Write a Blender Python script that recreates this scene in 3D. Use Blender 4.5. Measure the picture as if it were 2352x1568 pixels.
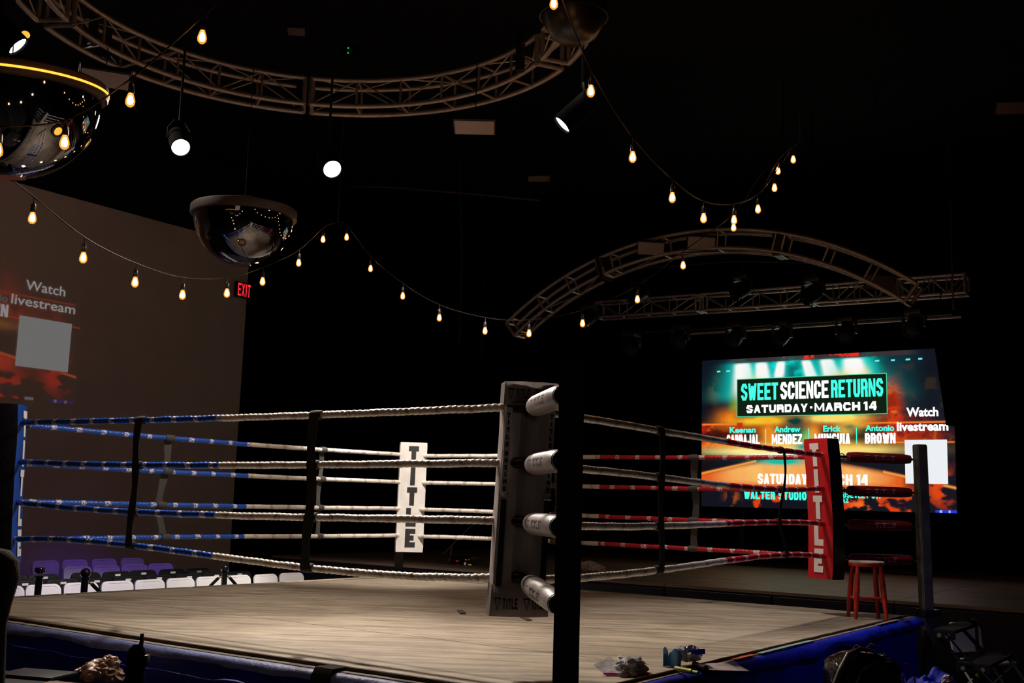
import bpy, bmesh, math, random
import numpy as np
from mathutils import Vector, Matrix, Quaternion, noise
random.seed(7)
for o in list(bpy.data.objects): bpy.data.objects.remove(o)
C = bpy.context.scene.collection
S = bpy.context.scene
PI = math.pi

# ------------------------------------------------------------ camera, world, exposure, lights
CP = Vector((-7.4765, -5.8315, 0.8982)); YAW, PITCH, ROLL, FPX = 0.6073956, 0.1454267, 0.0296104, 2539.04
CX, CY = 1176.0, 784.0
FW = Vector((math.cos(PITCH)*math.cos(YAW), math.cos(PITCH)*math.sin(YAW), math.sin(PITCH)))
_R = Vector((math.sin(YAW), -math.cos(YAW), 0)); _U = _R.cross(FW)
RT = math.cos(ROLL)*_R + math.sin(ROLL)*_U; UP = -math.sin(ROLL)*_R + math.cos(ROLL)*_U
cd = bpy.data.cameras.new('camera'); cam = bpy.data.objects.new('camera', cd); C.objects.link(cam)
cd.sensor_width = 36; cd.lens = FPX*36/2352; cd.clip_start = 0.05; cd.clip_end = 100
M = Matrix((RT, UP, -FW)).transposed().to_4x4(); M.translation = CP; cam.matrix_world = M
S.camera = cam
S.view_settings.view_transform = 'Standard'; S.view_settings.look = 'None'
S.view_settings.gamma = 1; S.view_settings.use_curve_mapping = False; S.view_settings.exposure = 0.0
w = bpy.data.worlds.new('world'); S.world = w; w.use_nodes = True
w.node_tree.nodes['Background'].inputs[0].default_value = (0.9, 0.75, 0.7, 1)
w.node_tree.nodes['Background'].inputs[1].default_value = 0.0008

def light(name, kind, loc, aim, energy, color=(1, 1, 1), **kw):
    l = bpy.data.lights.new(name, kind); l.energy = energy; l.color = color
    for k, v in kw.items(): setattr(l, k, v)
    o = bpy.data.objects.new(name, l); C.objects.link(o); o.location = loc
    o.rotation_euler = (Vector(aim)-Vector(loc)).to_track_quat('-Z', 'Y').to_euler()
    return o

def bp(px, py, axis, val):
    "a direction seen in the photograph met with the plane axis = val: a point of the room"
    d = FW + RT*((px-CX)/FPX) - UP*((py-CY)/FPX)
    return CP + d*((val-CP[axis])/d[axis])
def bpd(px, py, D): return CP + (FW + RT*((px-CX)/FPX) - UP*((py-CY)/FPX))*D

# spot heads hung under the ring truss: (lens position, aim, lens radius, energy)
SPOTS = [
 (bp(763, 388, 2, 4.0), Vector((-2.6, -3.2, .3)), .085, 900, 'round white stage spotlight hanging below the ring truss, brighter of two discs'),
 (bp(415, 338, 2, 4.0), Vector((-3.4, -1.9, .4)), .08, 620, 'round white stage spotlight below the truss, beside the large mirrored dome'),
 (bp(1293, 285, 2, 4.1), Vector((-2.2, 1.9, .2)), .085, 520, 'tilted cylindrical spotlight aimed left, under the dark bowl at the truss end'),
 (bp(40, 105, 2, 5.0), Vector((1.9, .2, 0)), .100, 240, 'tilted white spotlight above the large mirrored dome'),
]
for i, (loc, aim, r, e, lab) in enumerate(SPOTS):
    d = (aim-loc).normalized()
    light('spot_beam', 'SPOT', loc+d*.06, aim, e, (1.0, .88, .76), spot_size=math.radians(84), spot_blend=1.0, shadow_soft_size=.12)
# unseen spot beams added above the frame for far pad and right canvas
light('spot_beam', 'SPOT', (-.4, -1.0, 5.0), (2.35, 2.5, 1.05), 2000, (1.0, .90, .80), spot_size=math.radians(36), spot_blend=.8, shadow_soft_size=.15)
light('spot_beam', 'SPOT', (.4, -1.0, 6.0), (1.5, -2.3, .3), 1000, (1.0, .90, .80), spot_size=math.radians(50), spot_blend=.9, shadow_soft_size=.4)
# white wash onto the audience rows, purple wash on the rear rows
light('audience_wash', 'SPOT', (1.0, .9, 5.0), (1.5, 5.15, -.5), 1700, (1.0, .92, .86), spot_size=math.radians(36), spot_blend=.5, shadow_soft_size=.08)
light('purple_wash', 'SPOT', (2.4, 6.4, 4.6), (3.2, 8.6, -.5), 300, (.20, .08, 1.0), spot_size=math.radians(38), spot_blend=.8, shadow_soft_size=.1)
light('purple_wash', 'SPOT', (-2.2, 3.6, 4.4), (-.1, 5.7, -.3), 260, (.3, .2, 1.0), spot_size=math.radians(36), spot_blend=.8, shadow_soft_size=.1)
light('skirt_fill', 'SPOT', (-1.5, -7.5, 3.4), (1.6, -3.1, 0), 55, (.10, .16, 1.0), spot_size=math.radians(50), spot_blend=.8, shadow_soft_size=.15)  # unseen blue light added to brighten the near right skirt
light('wall_fill', 'AREA', (.5, 6.5, 6.9), (-.5, 10.2, 3.2), 8, (1.0, .56, .42), size=3)  # unseen warm fill added to brighten the projection wall
light('pad_fill', 'AREA', (-9.5, -4.0, 4.8), (-2.4, -2.4, 1.0), 6, (1.0, .72, .66), size=2)  # unseen fill added behind the camera to lift the near pad

# ------------------------------------------------------------ materials
MATS = {}
def mat(name, col, rough=.6, metal=0, bump=0, bscale=60, var=0, vscale=8, spec=.5, emit=None, es=0, stretch=None, coat=0, trans=0):
    if name in MATS: return MATS[name]
    m = bpy.data.materials.new(name); m.use_nodes = True; MATS[name] = m
    nt = m.node_tree; N = nt.nodes; b = N['Principled BSDF']
    b.inputs['Base Color'].default_value = (*col, 1); b.inputs['Roughness'].default_value = rough
    b.inputs['Metallic'].default_value = metal; b.inputs['Specular IOR Level'].default_value = spec
    b.inputs['Coat Weight'].default_value = coat; b.inputs['Transmission Weight'].default_value = trans
    if emit: b.inputs['Emission Color'].default_value = (*emit, 1); b.inputs['Emission Strength'].default_value = es
    if bump or var:
        tc = N.new('ShaderNodeTexCoord'); mp = N.new('ShaderNodeMapping'); nt.links.new(tc.outputs['Object'], mp.inputs[0])
        if stretch: mp.inputs['Scale'].default_value = stretch
    if var:
        n = N.new('ShaderNodeTexNoise'); n.inputs['Scale'].default_value = vscale; n.inputs['Detail'].default_value = 6
        nt.links.new(mp.outputs[0], n.inputs['Vector'])
        r = N.new('ShaderNodeValToRGB'); nt.links.new(n.outputs[0], r.inputs[0])
        r.color_ramp.elements[0].position = .3; r.color_ramp.elements[1].position = .7
        r.color_ramp.elements[0].color = (*[c*(1-var) for c in col], 1); r.color_ramp.elements[1].color = (*[min(1, c*(1+var)) for c in col], 1)
        nt.links.new(r.outputs[0], b.inputs['Base Color'])
    if bump:
        n = N.new('ShaderNodeTexNoise'); n.inputs['Scale'].default_value = bscale; n.inputs['Detail'].default_value = 5
        nt.links.new(mp.outputs[0], n.inputs['Vector'])
        bm_ = N.new('ShaderNodeBump'); bm_.inputs['Strength'].default_value = bump; bm_.inputs['Distance'].default_value = .01
        nt.links.new(n.outputs[0], bm_.inputs['Height']); nt.links.new(bm_.outputs[0], b.inputs['Normal'])
    return m
def emat(name, col, s, sample=True):
    if name in MATS: return MATS[name]
    m = bpy.data.materials.new(name); m.use_nodes = True; MATS[name] = m
    nt = m.node_tree; nt.nodes.clear(); o = nt.nodes.new('ShaderNodeOutputMaterial'); e = nt.nodes.new('ShaderNodeEmission')
    e.inputs[0].default_value = (*col, 1); e.inputs[1].default_value = s; nt.links.new(e.outputs[0], o.inputs[0])
    if not sample: m.cycles.emission_sampling = 'NONE'
    return m
black = mat('matte_black_paint', (.006, .006, .007), .8, bump=.2, spec=.2)
blackp = mat('black_plastic', (.012, .012, .013), .35, bump=.05)
blackcloth = mat('black_drape', (.004, .004, .004), .95, bump=.4, bscale=200, spec=.1)
blackmetal = mat('black_metal', (.015, .015, .017), .35, metal=.3, bump=.05)
web = mat('black_webbing', (.012, .012, .012), .8, bump=.3, bscale=300)
greyweb = mat('grey_webbing', (.06, .06, .055), .8, bump=.3, bscale=300)
alu = mat('brushed_aluminium', (.50, .43, .39), .42, metal=.75, bump=.1, var=.15, vscale=20)
chrome = mat('chrome', (.7, .7, .7), .15, metal=1)
whitevinyl = mat('white_vinyl', (.72, .69, .66), .38, bump=.25, bscale=25, var=.08, vscale=6)
dirtyvinyl = mat('scuffed_white_vinyl', (.50, .46, .45), .4, bump=.3, bscale=14, var=.25, vscale=5)
redvinyl = mat('red_vinyl', (.62, .012, .018), .35, bump=.2, bscale=25, var=.06)
bluevinyl = mat('blue_vinyl', (.012, .07, .42), .35, bump=.2, bscale=25, var=.06)
inkblack = mat('black_print', (.02, .02, .02), .5)
inkwhite = mat('white_print', (.85, .83, .8), .5)
whiteplastic = mat('white_moulded_plastic', (.74, .72, .72), .35, bump=.05, var=.04)
blackplastic = mat('black_moulded_plastic', (.009, .009, .011), .35, bump=.05)
stagewood = mat('worn_stage_floor', (.24, .165, .12), .5, bump=.3, bscale=30, var=.3, vscale=3, stretch=(1, .25, 1))
blueskirt = mat('blue_skirt_cloth', (.006, .02, .55), .5, bump=.5, bscale=30, var=.25, vscale=4)
palestrip = mat('pale_blue_vinyl_edge', (.30, .38, .92), .40, bump=.5, bscale=40, var=.2, vscale=9)
browncord = mat('brown_lacing_cord', (.07, .045, .02), .8, bump=.5, bscale=120)
concrete = mat('dark_concrete', (.03, .03, .032), .6, bump=.2, var=.3)
redpaint = mat('worn_red_paint', (.62, .035, .015), .45, bump=.2, bscale=50, var=.35, vscale=14)
seatpaint = mat('worn_seat_paint', (.42, .34, .30), .5, bump=.3, var=.5, vscale=12)
tanbag = mat('thin_tan_plastic', (.40, .25, .17), .28, bump=.4, bscale=25, coat=.4)
clearbag = mat('crinkled_clear_plastic', (.80, .76, .84), .15, bump=.35, bscale=30, var=.30, vscale=22, coat=1)
bluetape = mat('blue_tape_roll', (.08, .30, .62), .45, bump=.2)
gold = mat('brass', (.55, .40, .08), .3, metal=.8)

# ------------------------------------------------------------ object helpers
def link(name, me, m, parent=None):
    o = bpy.data.objects.new(name, me); C.objects.link(o)
    if m is not None:
        if isinstance(m, (list, tuple)):
            for x in m: me.materials.append(x)
        elif not me.materials: me.materials.append(m)
    if parent: o.parent = parent
    return o
def obj(name, bm, m, parent=None, smooth=True):
    me = bpy.data.meshes.new(name); bm.normal_update(); bm.to_mesh(me); bm.free()
    if smooth:
        for p in me.polygons: p.use_smooth = True
        try: me.set_sharp_from_angle(angle=math.radians(38))
        except Exception: pass
    return link(name, me, m, parent)
def tag(o, label=None, cat=None, group=None, kind=None):
    if label: o['label'] = label
    if cat: o['category'] = cat
    if group: o['group'] = group
    if kind: o['kind'] = kind
    return o
def thing(name, loc, label, cat, group=None, rz=0):
    o = bpy.data.objects.new(name, None); C.objects.link(o); o.location = loc; o.rotation_euler = (0, 0, rz); o.empty_display_size = .1
    return tag(o, label, cat, group)
def struct(name, bm, m, parent=None, smooth=False):
    o = obj(name, bm, m, parent, smooth)
    if not parent: o['kind'] = 'structure'
    return o
def V(*a): return Vector(a)
def box(bm, c, s, rot=None, bev=0):
    r = bmesh.ops.create_cube(bm, size=1); vs = r['verts']
    bmesh.ops.scale(bm, vec=s, verts=vs)
    if bev:
        es = list({e for v in vs for e in v.link_edges})
        rr = bmesh.ops.bevel(bm, geom=es, offset=bev, segments=2, affect='EDGES', profile=.6)
        vs = list({v for f in rr['faces'] for v in f.verts} | {v for v in vs if v.is_valid})
    if rot is not None: bmesh.ops.rotate(bm, cent=(0, 0, 0), matrix=rot, verts=vs)
    bmesh.ops.translate(bm, vec=c, verts=vs)
    return vs
def frames(pts, closed=False):
    n = len(pts); T = []
    for i in range(n):
        a = pts[(i-1) % n] if (closed or i > 0) else pts[0]
        b = pts[(i+1) % n] if (closed or i < n-1) else pts[-1]
        T.append((b-a).normalized())
    up = V(0, 0, 1) if abs(T[0].z) < .95 else V(1, 0, 0)
    X = T[0].cross(up).normalized(); out = []
    for t in T:
        X = (X - t*X.dot(t)).normalized(); out.append((t, X, t.cross(X)))
    return out
def tube(bm, pts, r, seg=8, closed=False, cap=True, rf=None):
    pts = [Vector(p) for p in pts]; F = frames(pts, closed); rings = []
    for i, (p, (t, x, y)) in enumerate(zip(pts, F)):
        ring = []
        for k in range(seg):
            a = 2*PI*k/seg; rr = r[i] if isinstance(r, (list, tuple)) else r
            if rf: rr *= rf(i, a)
            ring.append(bm.verts.new(p + x*math.cos(a)*rr + y*math.sin(a)*rr))
        rings.append(ring)
    for i in range(len(rings)-(0 if closed else 1)):
        A, B = rings[i], rings[(i+1) % len(rings)]
        for k in range(seg): bm.faces.new((A[k], A[(k+1) % seg], B[(k+1) % seg], B[k]))
    if cap and not closed:
        bm.faces.new(rings[0][::-1]); bm.faces.new(rings[-1])
    return rings
def lathe(bm, prof, M_=Matrix(), seg=32, cap=True):
    "profile of (r, z) turned about z"
    rings = []
    for r, z in prof:
        rings.append([bm.verts.new(M_ @ V(max(r, 1e-4)*math.cos(2*PI*k/seg), max(r, 1e-4)*math.sin(2*PI*k/seg), z)) for k in range(seg)])
    for A, B in zip(rings, rings[1:]):
        for k in range(seg): bm.faces.new((A[k], A[(k+1) % seg], B[(k+1) % seg], B[k]))
    if cap:
        bm.faces.new(rings[0][::-1]); bm.faces.new(rings[-1])
def cyl(bm, a, b, r, seg=16, r2=None): tube(bm, [a, b], [r, r if r2 is None else r2], seg)
def prism(bm, poly, n):
    "solid between a 3-D polygon and itself moved by n"
    A = [bm.verts.new(p) for p in poly]; B = [bm.verts.new(Vector(p)+n) for p in poly]
    bm.faces.new(A[::-1]); bm.faces.new(B)
    for i in range(len(A)): bm.faces.new((A[i], A[(i+1) % len(A)], B[(i+1) % len(A)], B[i]))
def aimM(loc, d, up=V(0, 0, 1)):
    "matrix whose z axis points along d"
    z = Vector(d).normalized(); x = up.cross(z)
    if x.length < 1e-3: x = V(1, 0, 0)
    x.normalize(); y = z.cross(x)
    m = Matrix((x, y, z)).transposed().to_4x4(); m.translation = loc; return m
def ribbon(bm, pts, side, wd, th):
    "flat strap along pts; side = direction of its width"
    side = Vector(side).normalized(); rings = []
    F = frames([Vector(p) for p in pts])
    for i, (p, f) in enumerate(zip(pts, F)):
        p = Vector(p); s = (side - f[0]*side.dot(f[0])).normalized(); n = f[0].cross(s)
        ww = wd[i] if isinstance(wd, (list, tuple)) else wd
        rings.append([bm.verts.new(p+s*ww/2+n*th/2), bm.verts.new(p-s*ww/2+n*th/2), bm.verts.new(p-s*ww/2-n*th/2), bm.verts.new(p+s*ww/2-n*th/2)])
    for A, B in zip(rings, rings[1:]):
        for k in range(4): bm.faces.new((A[k], A[(k+1) % 4], B[(k+1) % 4], B[k]))
    bm.faces.new(rings[0][::-1]); bm.faces.new(rings[-1])
def copy_tree(o, parent=None, loc=None, rz=None, label=None):
    c = o.copy(); C.objects.link(c); c.parent = parent
    if loc is not None: c.location = loc
    if rz is not None: c.rotation_euler = (0, 0, rz)
    if label: c['label'] = label
    for ch in list(o.children): copy_tree(ch, c)
    return c
def crumple(bm, c, s, seed, amp=.25, sub=4, fold=3.0):
    r = bmesh.ops.create_icosphere(bm, subdivisions=sub, radius=1)
    for v in r['verts']:
        p = v.co.copy(); q = p*fold+V(seed*7.1, seed*3.3, 0)
        f = 1 + amp*(.8*noise.noise(q*.8) - abs(noise.noise(q*1.5))*.9+.12*noise.noise(q*4))
        z = p.z if p.z > -.5 else -.5
        v.co = V(p.x*f*s[0], p.y*f*s[1], z*f*s[2]) + Vector(c)

# ------------------------------------------------------------ block lettering
def L_(x0, y0, x1, y1): return ('r', x0, y0, x1, y1)
def glyph(ch, a, b):
    "convex polygons of a block capital in the unit square; a = stem width, b = bar height"
    P = []
    def R(x0, y0, x1, y1): P.append([(x0, y0), (x1, y0), (x1, y1), (x0, y1)])
    def D(x0, y0, x1, y1, w_): P.append([(x0, y0), (x0+w_, y0), (x1+w_, y1), (x1, y1)])
    c = max(a, b)*1.0+.04
    cx_, cy_ = a+.12, b+.06
    def K(q, x0=0, x1=1, y0=0, y1=1):   # chamfered corner
        if q == 'tl': P.append([(x0, y1-cy_), (x0+a, y1-cy_), (x0+cx_, y1-b), (x0+cx_, y1), (x0+cx_*.45, y1)])
        if q == 'tr': P.append([(x1, y1-cy_), (x1-cx_*.45, y1), (x1-cx_, y1), (x1-cx_, y1-b), (x1-a, y1-cy_)])
        if q == 'bl': P.append([(x0, y0+cy_), (x0+cx_*.45, y0), (x0+cx_, y0), (x0+cx_, y0+b), (x0+a, y0+cy_)])
        if q == 'br': P.append([(x1, y0+cy_), (x1-a, y0+cy_), (x1-cx_, y0+b), (x1-cx_, y0), (x1-cx_*.45, y0)])
    m = .5
    if ch == 'T': R(0, 1-b, 1, 1); R(.5-a/2, 0, .5+a/2, 1-b)
    elif ch == 'I': R(.5-a/2, 0, .5+a/2, 1)
    elif ch == 'L': R(0, 0, a, 1); R(a, 0, 1, b)
    elif ch == 'E': R(0, 0, a, 1); R(a, 0, 1, b); R(a, 1-b, 1, 1); R(a, m-b/2, .85, m+b/2)
    elif ch == 'H': R(0, 0, a, 1); R(1-a, 0, 1, 1); R(a, m-b/2, 1-a, m+b/2)
    elif ch == 'N': R(0, 0, a*.76, 1); R(1-a*.76, 0, 1, 1); D(1-a*.9, 0, a*.1, 1, a*.8)
    elif ch == 'M': R(0, 0, a*.66, 1); R(1-a*.66, 0, 1, 1); D(.5-a*.32, .15, a*.05, 1, a*.6); D(.5-a*.32, .15, 1-a*.65, 1, a*.6)
    elif ch == 'W': D(a*.55, 0, 0, 1, a*.8); D(a*.55, 0, .5-a*.4, .85, a*.8); D(1-a*1.35, 0, .5-a*.4, .85, a*.8); D(1-a*1.35, 0, 1-a*.8, 1, a*.8)
    elif ch == 'V': D(.5-a/2, 0, 0, 1, a); D(.5-a/2, 0, 1-a, 1, a)
    elif ch == 'A': D(0, 0, .5-a/2, 1, a); D(1-a, 0, .5-a/2, 1, a); R(.25, .22, .75, .22+b*.9)
    elif ch == 'Y': R(.5-a/2, 0, .5+a/2, .45); D(.5-a/2, .42, 0, 1, a); D(.5-a/2, .42, 1-a, 1, a)
    elif ch == 'X': D(0, 0, 1-a, 1, a); D(1-a, 0, 0, 1, a)
    elif ch == 'Z': R(0, 0, 1, b); R(0, 1-b, 1, 1); D(0, b, 1-a, 1-b, a)
    elif ch in 'OD':
        R(0, cy_, a, 1-cy_) if ch == 'O' else R(0, 0, a, 1)
        R(1-a, cy_, 1, 1-cy_); K('tr'); K('br')
        if ch == 'O': K('tl'); K('bl'); R(cx_, 0, 1-cx_, b); R(cx_, 1-b, 1-cx_, 1)
        else: R(a, 0, 1-cx_, b); R(a, 1-b, 1-cx_, 1)
    elif ch == 'C':
        R(0, cy_, a, 1-cy_); K('tl'); K('bl'); K('tr'); K('br'); R(cx_, 0, 1-cx_, b); R(cx_, 1-b, 1-cx_, 1)
        R(1-a, .66, 1, 1-cy_); R(1-a, cy_, 1, .34)
    elif ch == 'G':
        R(0, cy_, a, 1-cy_); K('tl'); K('bl'); K('tr'); K('br'); R(cx_, 0, 1-cx_, b); R(cx_, 1-b, 1-cx_, 1)
        R(1-a, .68, 1, 1-cy_); R(1-a, cy_, 1, .52); R(.52, .52-b*.8, 1-a, .52)
    elif ch == 'U': R(0, cy_, a, 1); R(1-a, cy_, 1, 1); K('bl'); K('br'); R(cx_, 0, 1-cx_, b)
    elif ch == 'J': R(1-a, cy_, 1, 1); K('bl'); K('br'); R(cx_, 0, 1-cx_, b); R(0, cy_, a, .34)
    elif ch == 'S':
        K('tl'); K('tr'); K('bl'); K('br'); R(cx_, 0, 1-cx_, b); R(cx_, 1-b, 1-cx_, 1)
        R(0, .62, a, 1-cy_); R(1-a, cy_, 1, .40); R(1-a, .70, 1, 1-cy_); R(0, cy_, a, .30)
        P.append([(0, .64), (0, .58), (1-a, .36), (1, .36), (1, .44), (a, .66)])
    elif ch in 'RBP':
        R(0, 0, a, 1); R(a, 1-b, 1-cx_, 1); K('tr'); R(1-a, .56, 1, 1-cy_)
        R(a, m-b/2, 1-a*.6, m+b/2); R(1-a, .48, 1, .58)
        if ch == 'R': D(1-a, 0, 1-a*1.15, m, a)
        if ch == 'B': R(a, 0, 1-cx_, b); K('br'); R(1-a, cy_, 1, .49)
    elif ch == '1': R(.42, 0, .42+a, 1); P.append([(.1, .72), (.42, .78), (.42, 1), (.1, .90)])
    elif ch == '4': R(.6, 0, .6+a, 1); R(0, .2, 1, .2+b); P.append([(0, .2+b*.5), (a, .2+b*.5), (.6+a*.3, 1), (.6-a*.4, 1)])
    elif ch == '.': R(0, 0, a*1.1, b)
    elif ch == ',': R(0, 0, a*1.1, b); D(0, -.15, .02, 0, a*.6)
    elif ch == '*': R(.5-a*.4, .4, .5+a*.4, .4+b*.9)
    elif ch == '^': P.append([(0, 1), (.12, 1), (.55, .0), (.45, 0)]); P.append([(.88, 1), (1, 1), (.55, 0), (.47, 0)]); R(.06, .86, .94, 1)
    return P
NARROW = {'I': .42, '.': .3, ',': .3, '1': .6, ' ': .45, '*': .6}
WIDE = {'M': 1.25, 'W': 1.35}
def lettering(bm, text, O, U, Vv, width, height, a=.3, b=.18, gap=.18, eps=V(0, 0, 0), warp=None):
    "a line of block capitals fitted into width x height; O = lower left corner"
    O = Vector(O); ws = [NARROW.get(c, WIDE.get(c, 1)) for c in text]
    tot = sum(ws)+gap*(len(text)-1); k = width/tot; x = 0
    for c, w_ in zip(text, ws):
        aa = a/w_ if c in NARROW and c != 'I' else (1.0*a/w_ if c == 'I' else a/w_**.5)
        for poly in (glyph(c, min(aa, 1), b) if c != ' ' else []):
            vs = []
            for (u, v) in poly:
                q = O + U*((x+u*w_)*k) + Vv*(v*height) + eps
                if warp: q = warp(q)
                vs.append(bm.verts.new(q))
            f = bm.faces.new(vs)
        x += w_+gap
def stacked(bm, text, O, U, Vv, width, height, a=.4, b=.2, gap=.14, warp=None):
    "letters one below the other; O = lower left corner of the column"
    n = len(text); lh = height/(n+gap*(n-1))
    for i, c in enumerate(text):
        y = height-(i+1)*lh-i*gap*lh
        w_ = width
        for poly in glyph(c, a, b):
            vs = []
            for (u, v) in poly:
                q = Vector(O)+U*(u*w_)+Vv*(y+v*lh)
                if warp: q = warp(q)
                vs.append(bm.verts.new(q))
            bm.faces.new(vs)
def fonttext(text, O, U, Vv, n, size, sx=1, off=0.0, name='lettering', m=None, parent=None, align='LEFT'):
    cu = bpy.data.curves.new('t', 'FONT'); cu.body = text; cu.size = 1; cu.offset = off; cu.align_x = align; cu.resolution_u = 3
    to = bpy.data.objects.new('t', cu); C.objects.link(to); bpy.context.view_layer.update()
    dg = bpy.context.evaluated_depsgraph_get(); me = bpy.data.meshes.new_from_object(to.evaluated_get(dg))
    bpy.data.objects.remove(to); bpy.data.curves.remove(cu)
    for v in me.vertices: v.co = Vector(O)+U*(v.co.x*size*sx)+Vv*(v.co.y*size)+n*.0
    me.name = name; me.materials.clear()
    return link(name, me, m, parent)

# ------------------------------------------------------------ room shell
FZ = -0.95; CEIL = 7.2; YW = 10.2
bm = bmesh.new(); box(bm, (1, .5, FZ-.05), (28, 21.5, .1)); struct('floor', bm, concrete)
bm = bmesh.new(); box(bm, (1, .5, CEIL+.05), (28, 21.5, .1)); struct('ceiling', bm, black)
bm = bmesh.new(); box(bm, (1, YW+.45, (FZ+CEIL)/2), (28, .1, CEIL-FZ)); struct('wall_left', bm, black)
bm = bmesh.new(); box(bm, (1, -9.95, (FZ+CEIL)/2), (28, .1, CEIL-FZ)); struct('wall_right', bm, black)
bm = bmesh.new(); box(bm, (14.75, .5, (FZ+CEIL)/2), (.1, 21, CEIL-FZ)); struct('wall_back', bm, black)
bm = bmesh.new(); box(bm, (-12.75, .5, (FZ+CEIL)/2), (.1, 21, CEIL-FZ)); struct('wall_front', bm, black)

# painted projection wall left of the ring
projwall = mat('grey_projection_paint', (.66, .58, .56), .85, bump=.15, bscale=40, var=.06, vscale=2)
XE = 6.72; ZT = 5.66
bm = bmesh.new(); box(bm, ((-11+XE)/2, YW+.2, (FZ+ZT)/2), (XE+11, .3, ZT-FZ))
tag(obj('wall_left', bm, projwall, smooth=False), kind='structure')
# black drape right of it
def drape(name, a, b, z0, z1, m, label, n=60, amp=.05, th=.02):
    bm = bmesh.new(); a = Vector(a); b = Vector(b); d = b-a; nn = V(-d.y, d.x, 0).normalized(); rows = []
    for z in (z0, (z0+z1)/2, z1):
        rows.append([bm.verts.new(a+d*(i/n)+nn*(amp*math.sin(i*PI*.5)*(.6+.4*noise.noise(V(i*.37, z, 1))))+V(0, 0, z)) for i in range(n+1)])
    for A, B in zip(rows, rows[1:]):
        for i in range(n): bm.faces.new((A[i], A[i+1], B[i+1], B[i]))
    g = bmesh.ops.solidify(bm, geom=bm.faces[:], thickness=th)
    return tag(obj(name, bm, m), label, 'curtain')
drape('black_curtain', (XE+.15, YW-.02, 0), (14.5, YW-.02, 0), FZ, 6.9, blackcloth, 'black floor-length curtain right of the grey projection wall', 90)
drape('black_curtain', (13.9, 10.0, 0), (13.9, -9.6, 0), FZ, 6.9, blackcloth, 'black backdrop curtain behind the lit stage screen', 160)

# stage
st = thing('stage', (6.1, 0, FZ), 'low stage with worn brown deck and black fascia beyond the ring', 'stage')
bm = bmesh.new()
for i in range(12):
    y0 = -9.5+i*1.5
    b2 = bmesh.new(); box(b2, (3.85, y0+.75, .83), (7.7, 1.494, .04), bev=.004); obj('deck_panel', b2, stagewood, st, smooth=False)
box(bm, (3.85, -.5, .405), (7.7, 18, .80)); obj('stage_base', bm, black, st, smooth=False)
for i in range(12):
    y0 = -9.5+i*1.5
    b2 = bmesh.new(); box(b2, (-.016, y0+.75, .40), (.03, 1.47, .78), bev=.004); obj('fascia_panel', b2, blackp, st, smooth=False)

# ------------------------------------------------------------ show picture (LED screen and projection)
def s2l(c): c = np.asarray(c, float)/255; return np.where(c <= .04045, c/12.92, ((c+.055)/1.055)**2.4)
GW, GH = 480, 288
rng = np.random.default_rng(3)
def fnoise(sx, sy, seed):
    r = np.random.default_rng(seed); out = np.zeros((GH, GW)); amp = 1; tot = 0
    for o in range(5):
        gx, gy = int(sx*2**o)+2, int(sy*2**o)+2; g = r.random((gy, gx))
        x = np.linspace(0, gx-1.001, GW); y = np.linspace(0, gy-1.001, GH); xi = x.astype(int); yi = y.astype(int)
        fx = x-xi; fy = y-yi; fx = fx*fx*(3-2*fx); fy = fy*fy*(3-2*fy)
        a = g[np.ix_(yi, xi)]; b_ = g[np.ix_(yi, xi+1)]; c_ = g[np.ix_(yi+1, xi)]; d_ = g[np.ix_(yi+1, xi+1)]
        out += amp*((a*(1-fx)+b_*fx)*(1-fy)[:, None]+(c_*(1-fx)+d_*fx)*fy[:, None]); tot += amp; amp *= .55
    return out/tot
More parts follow.
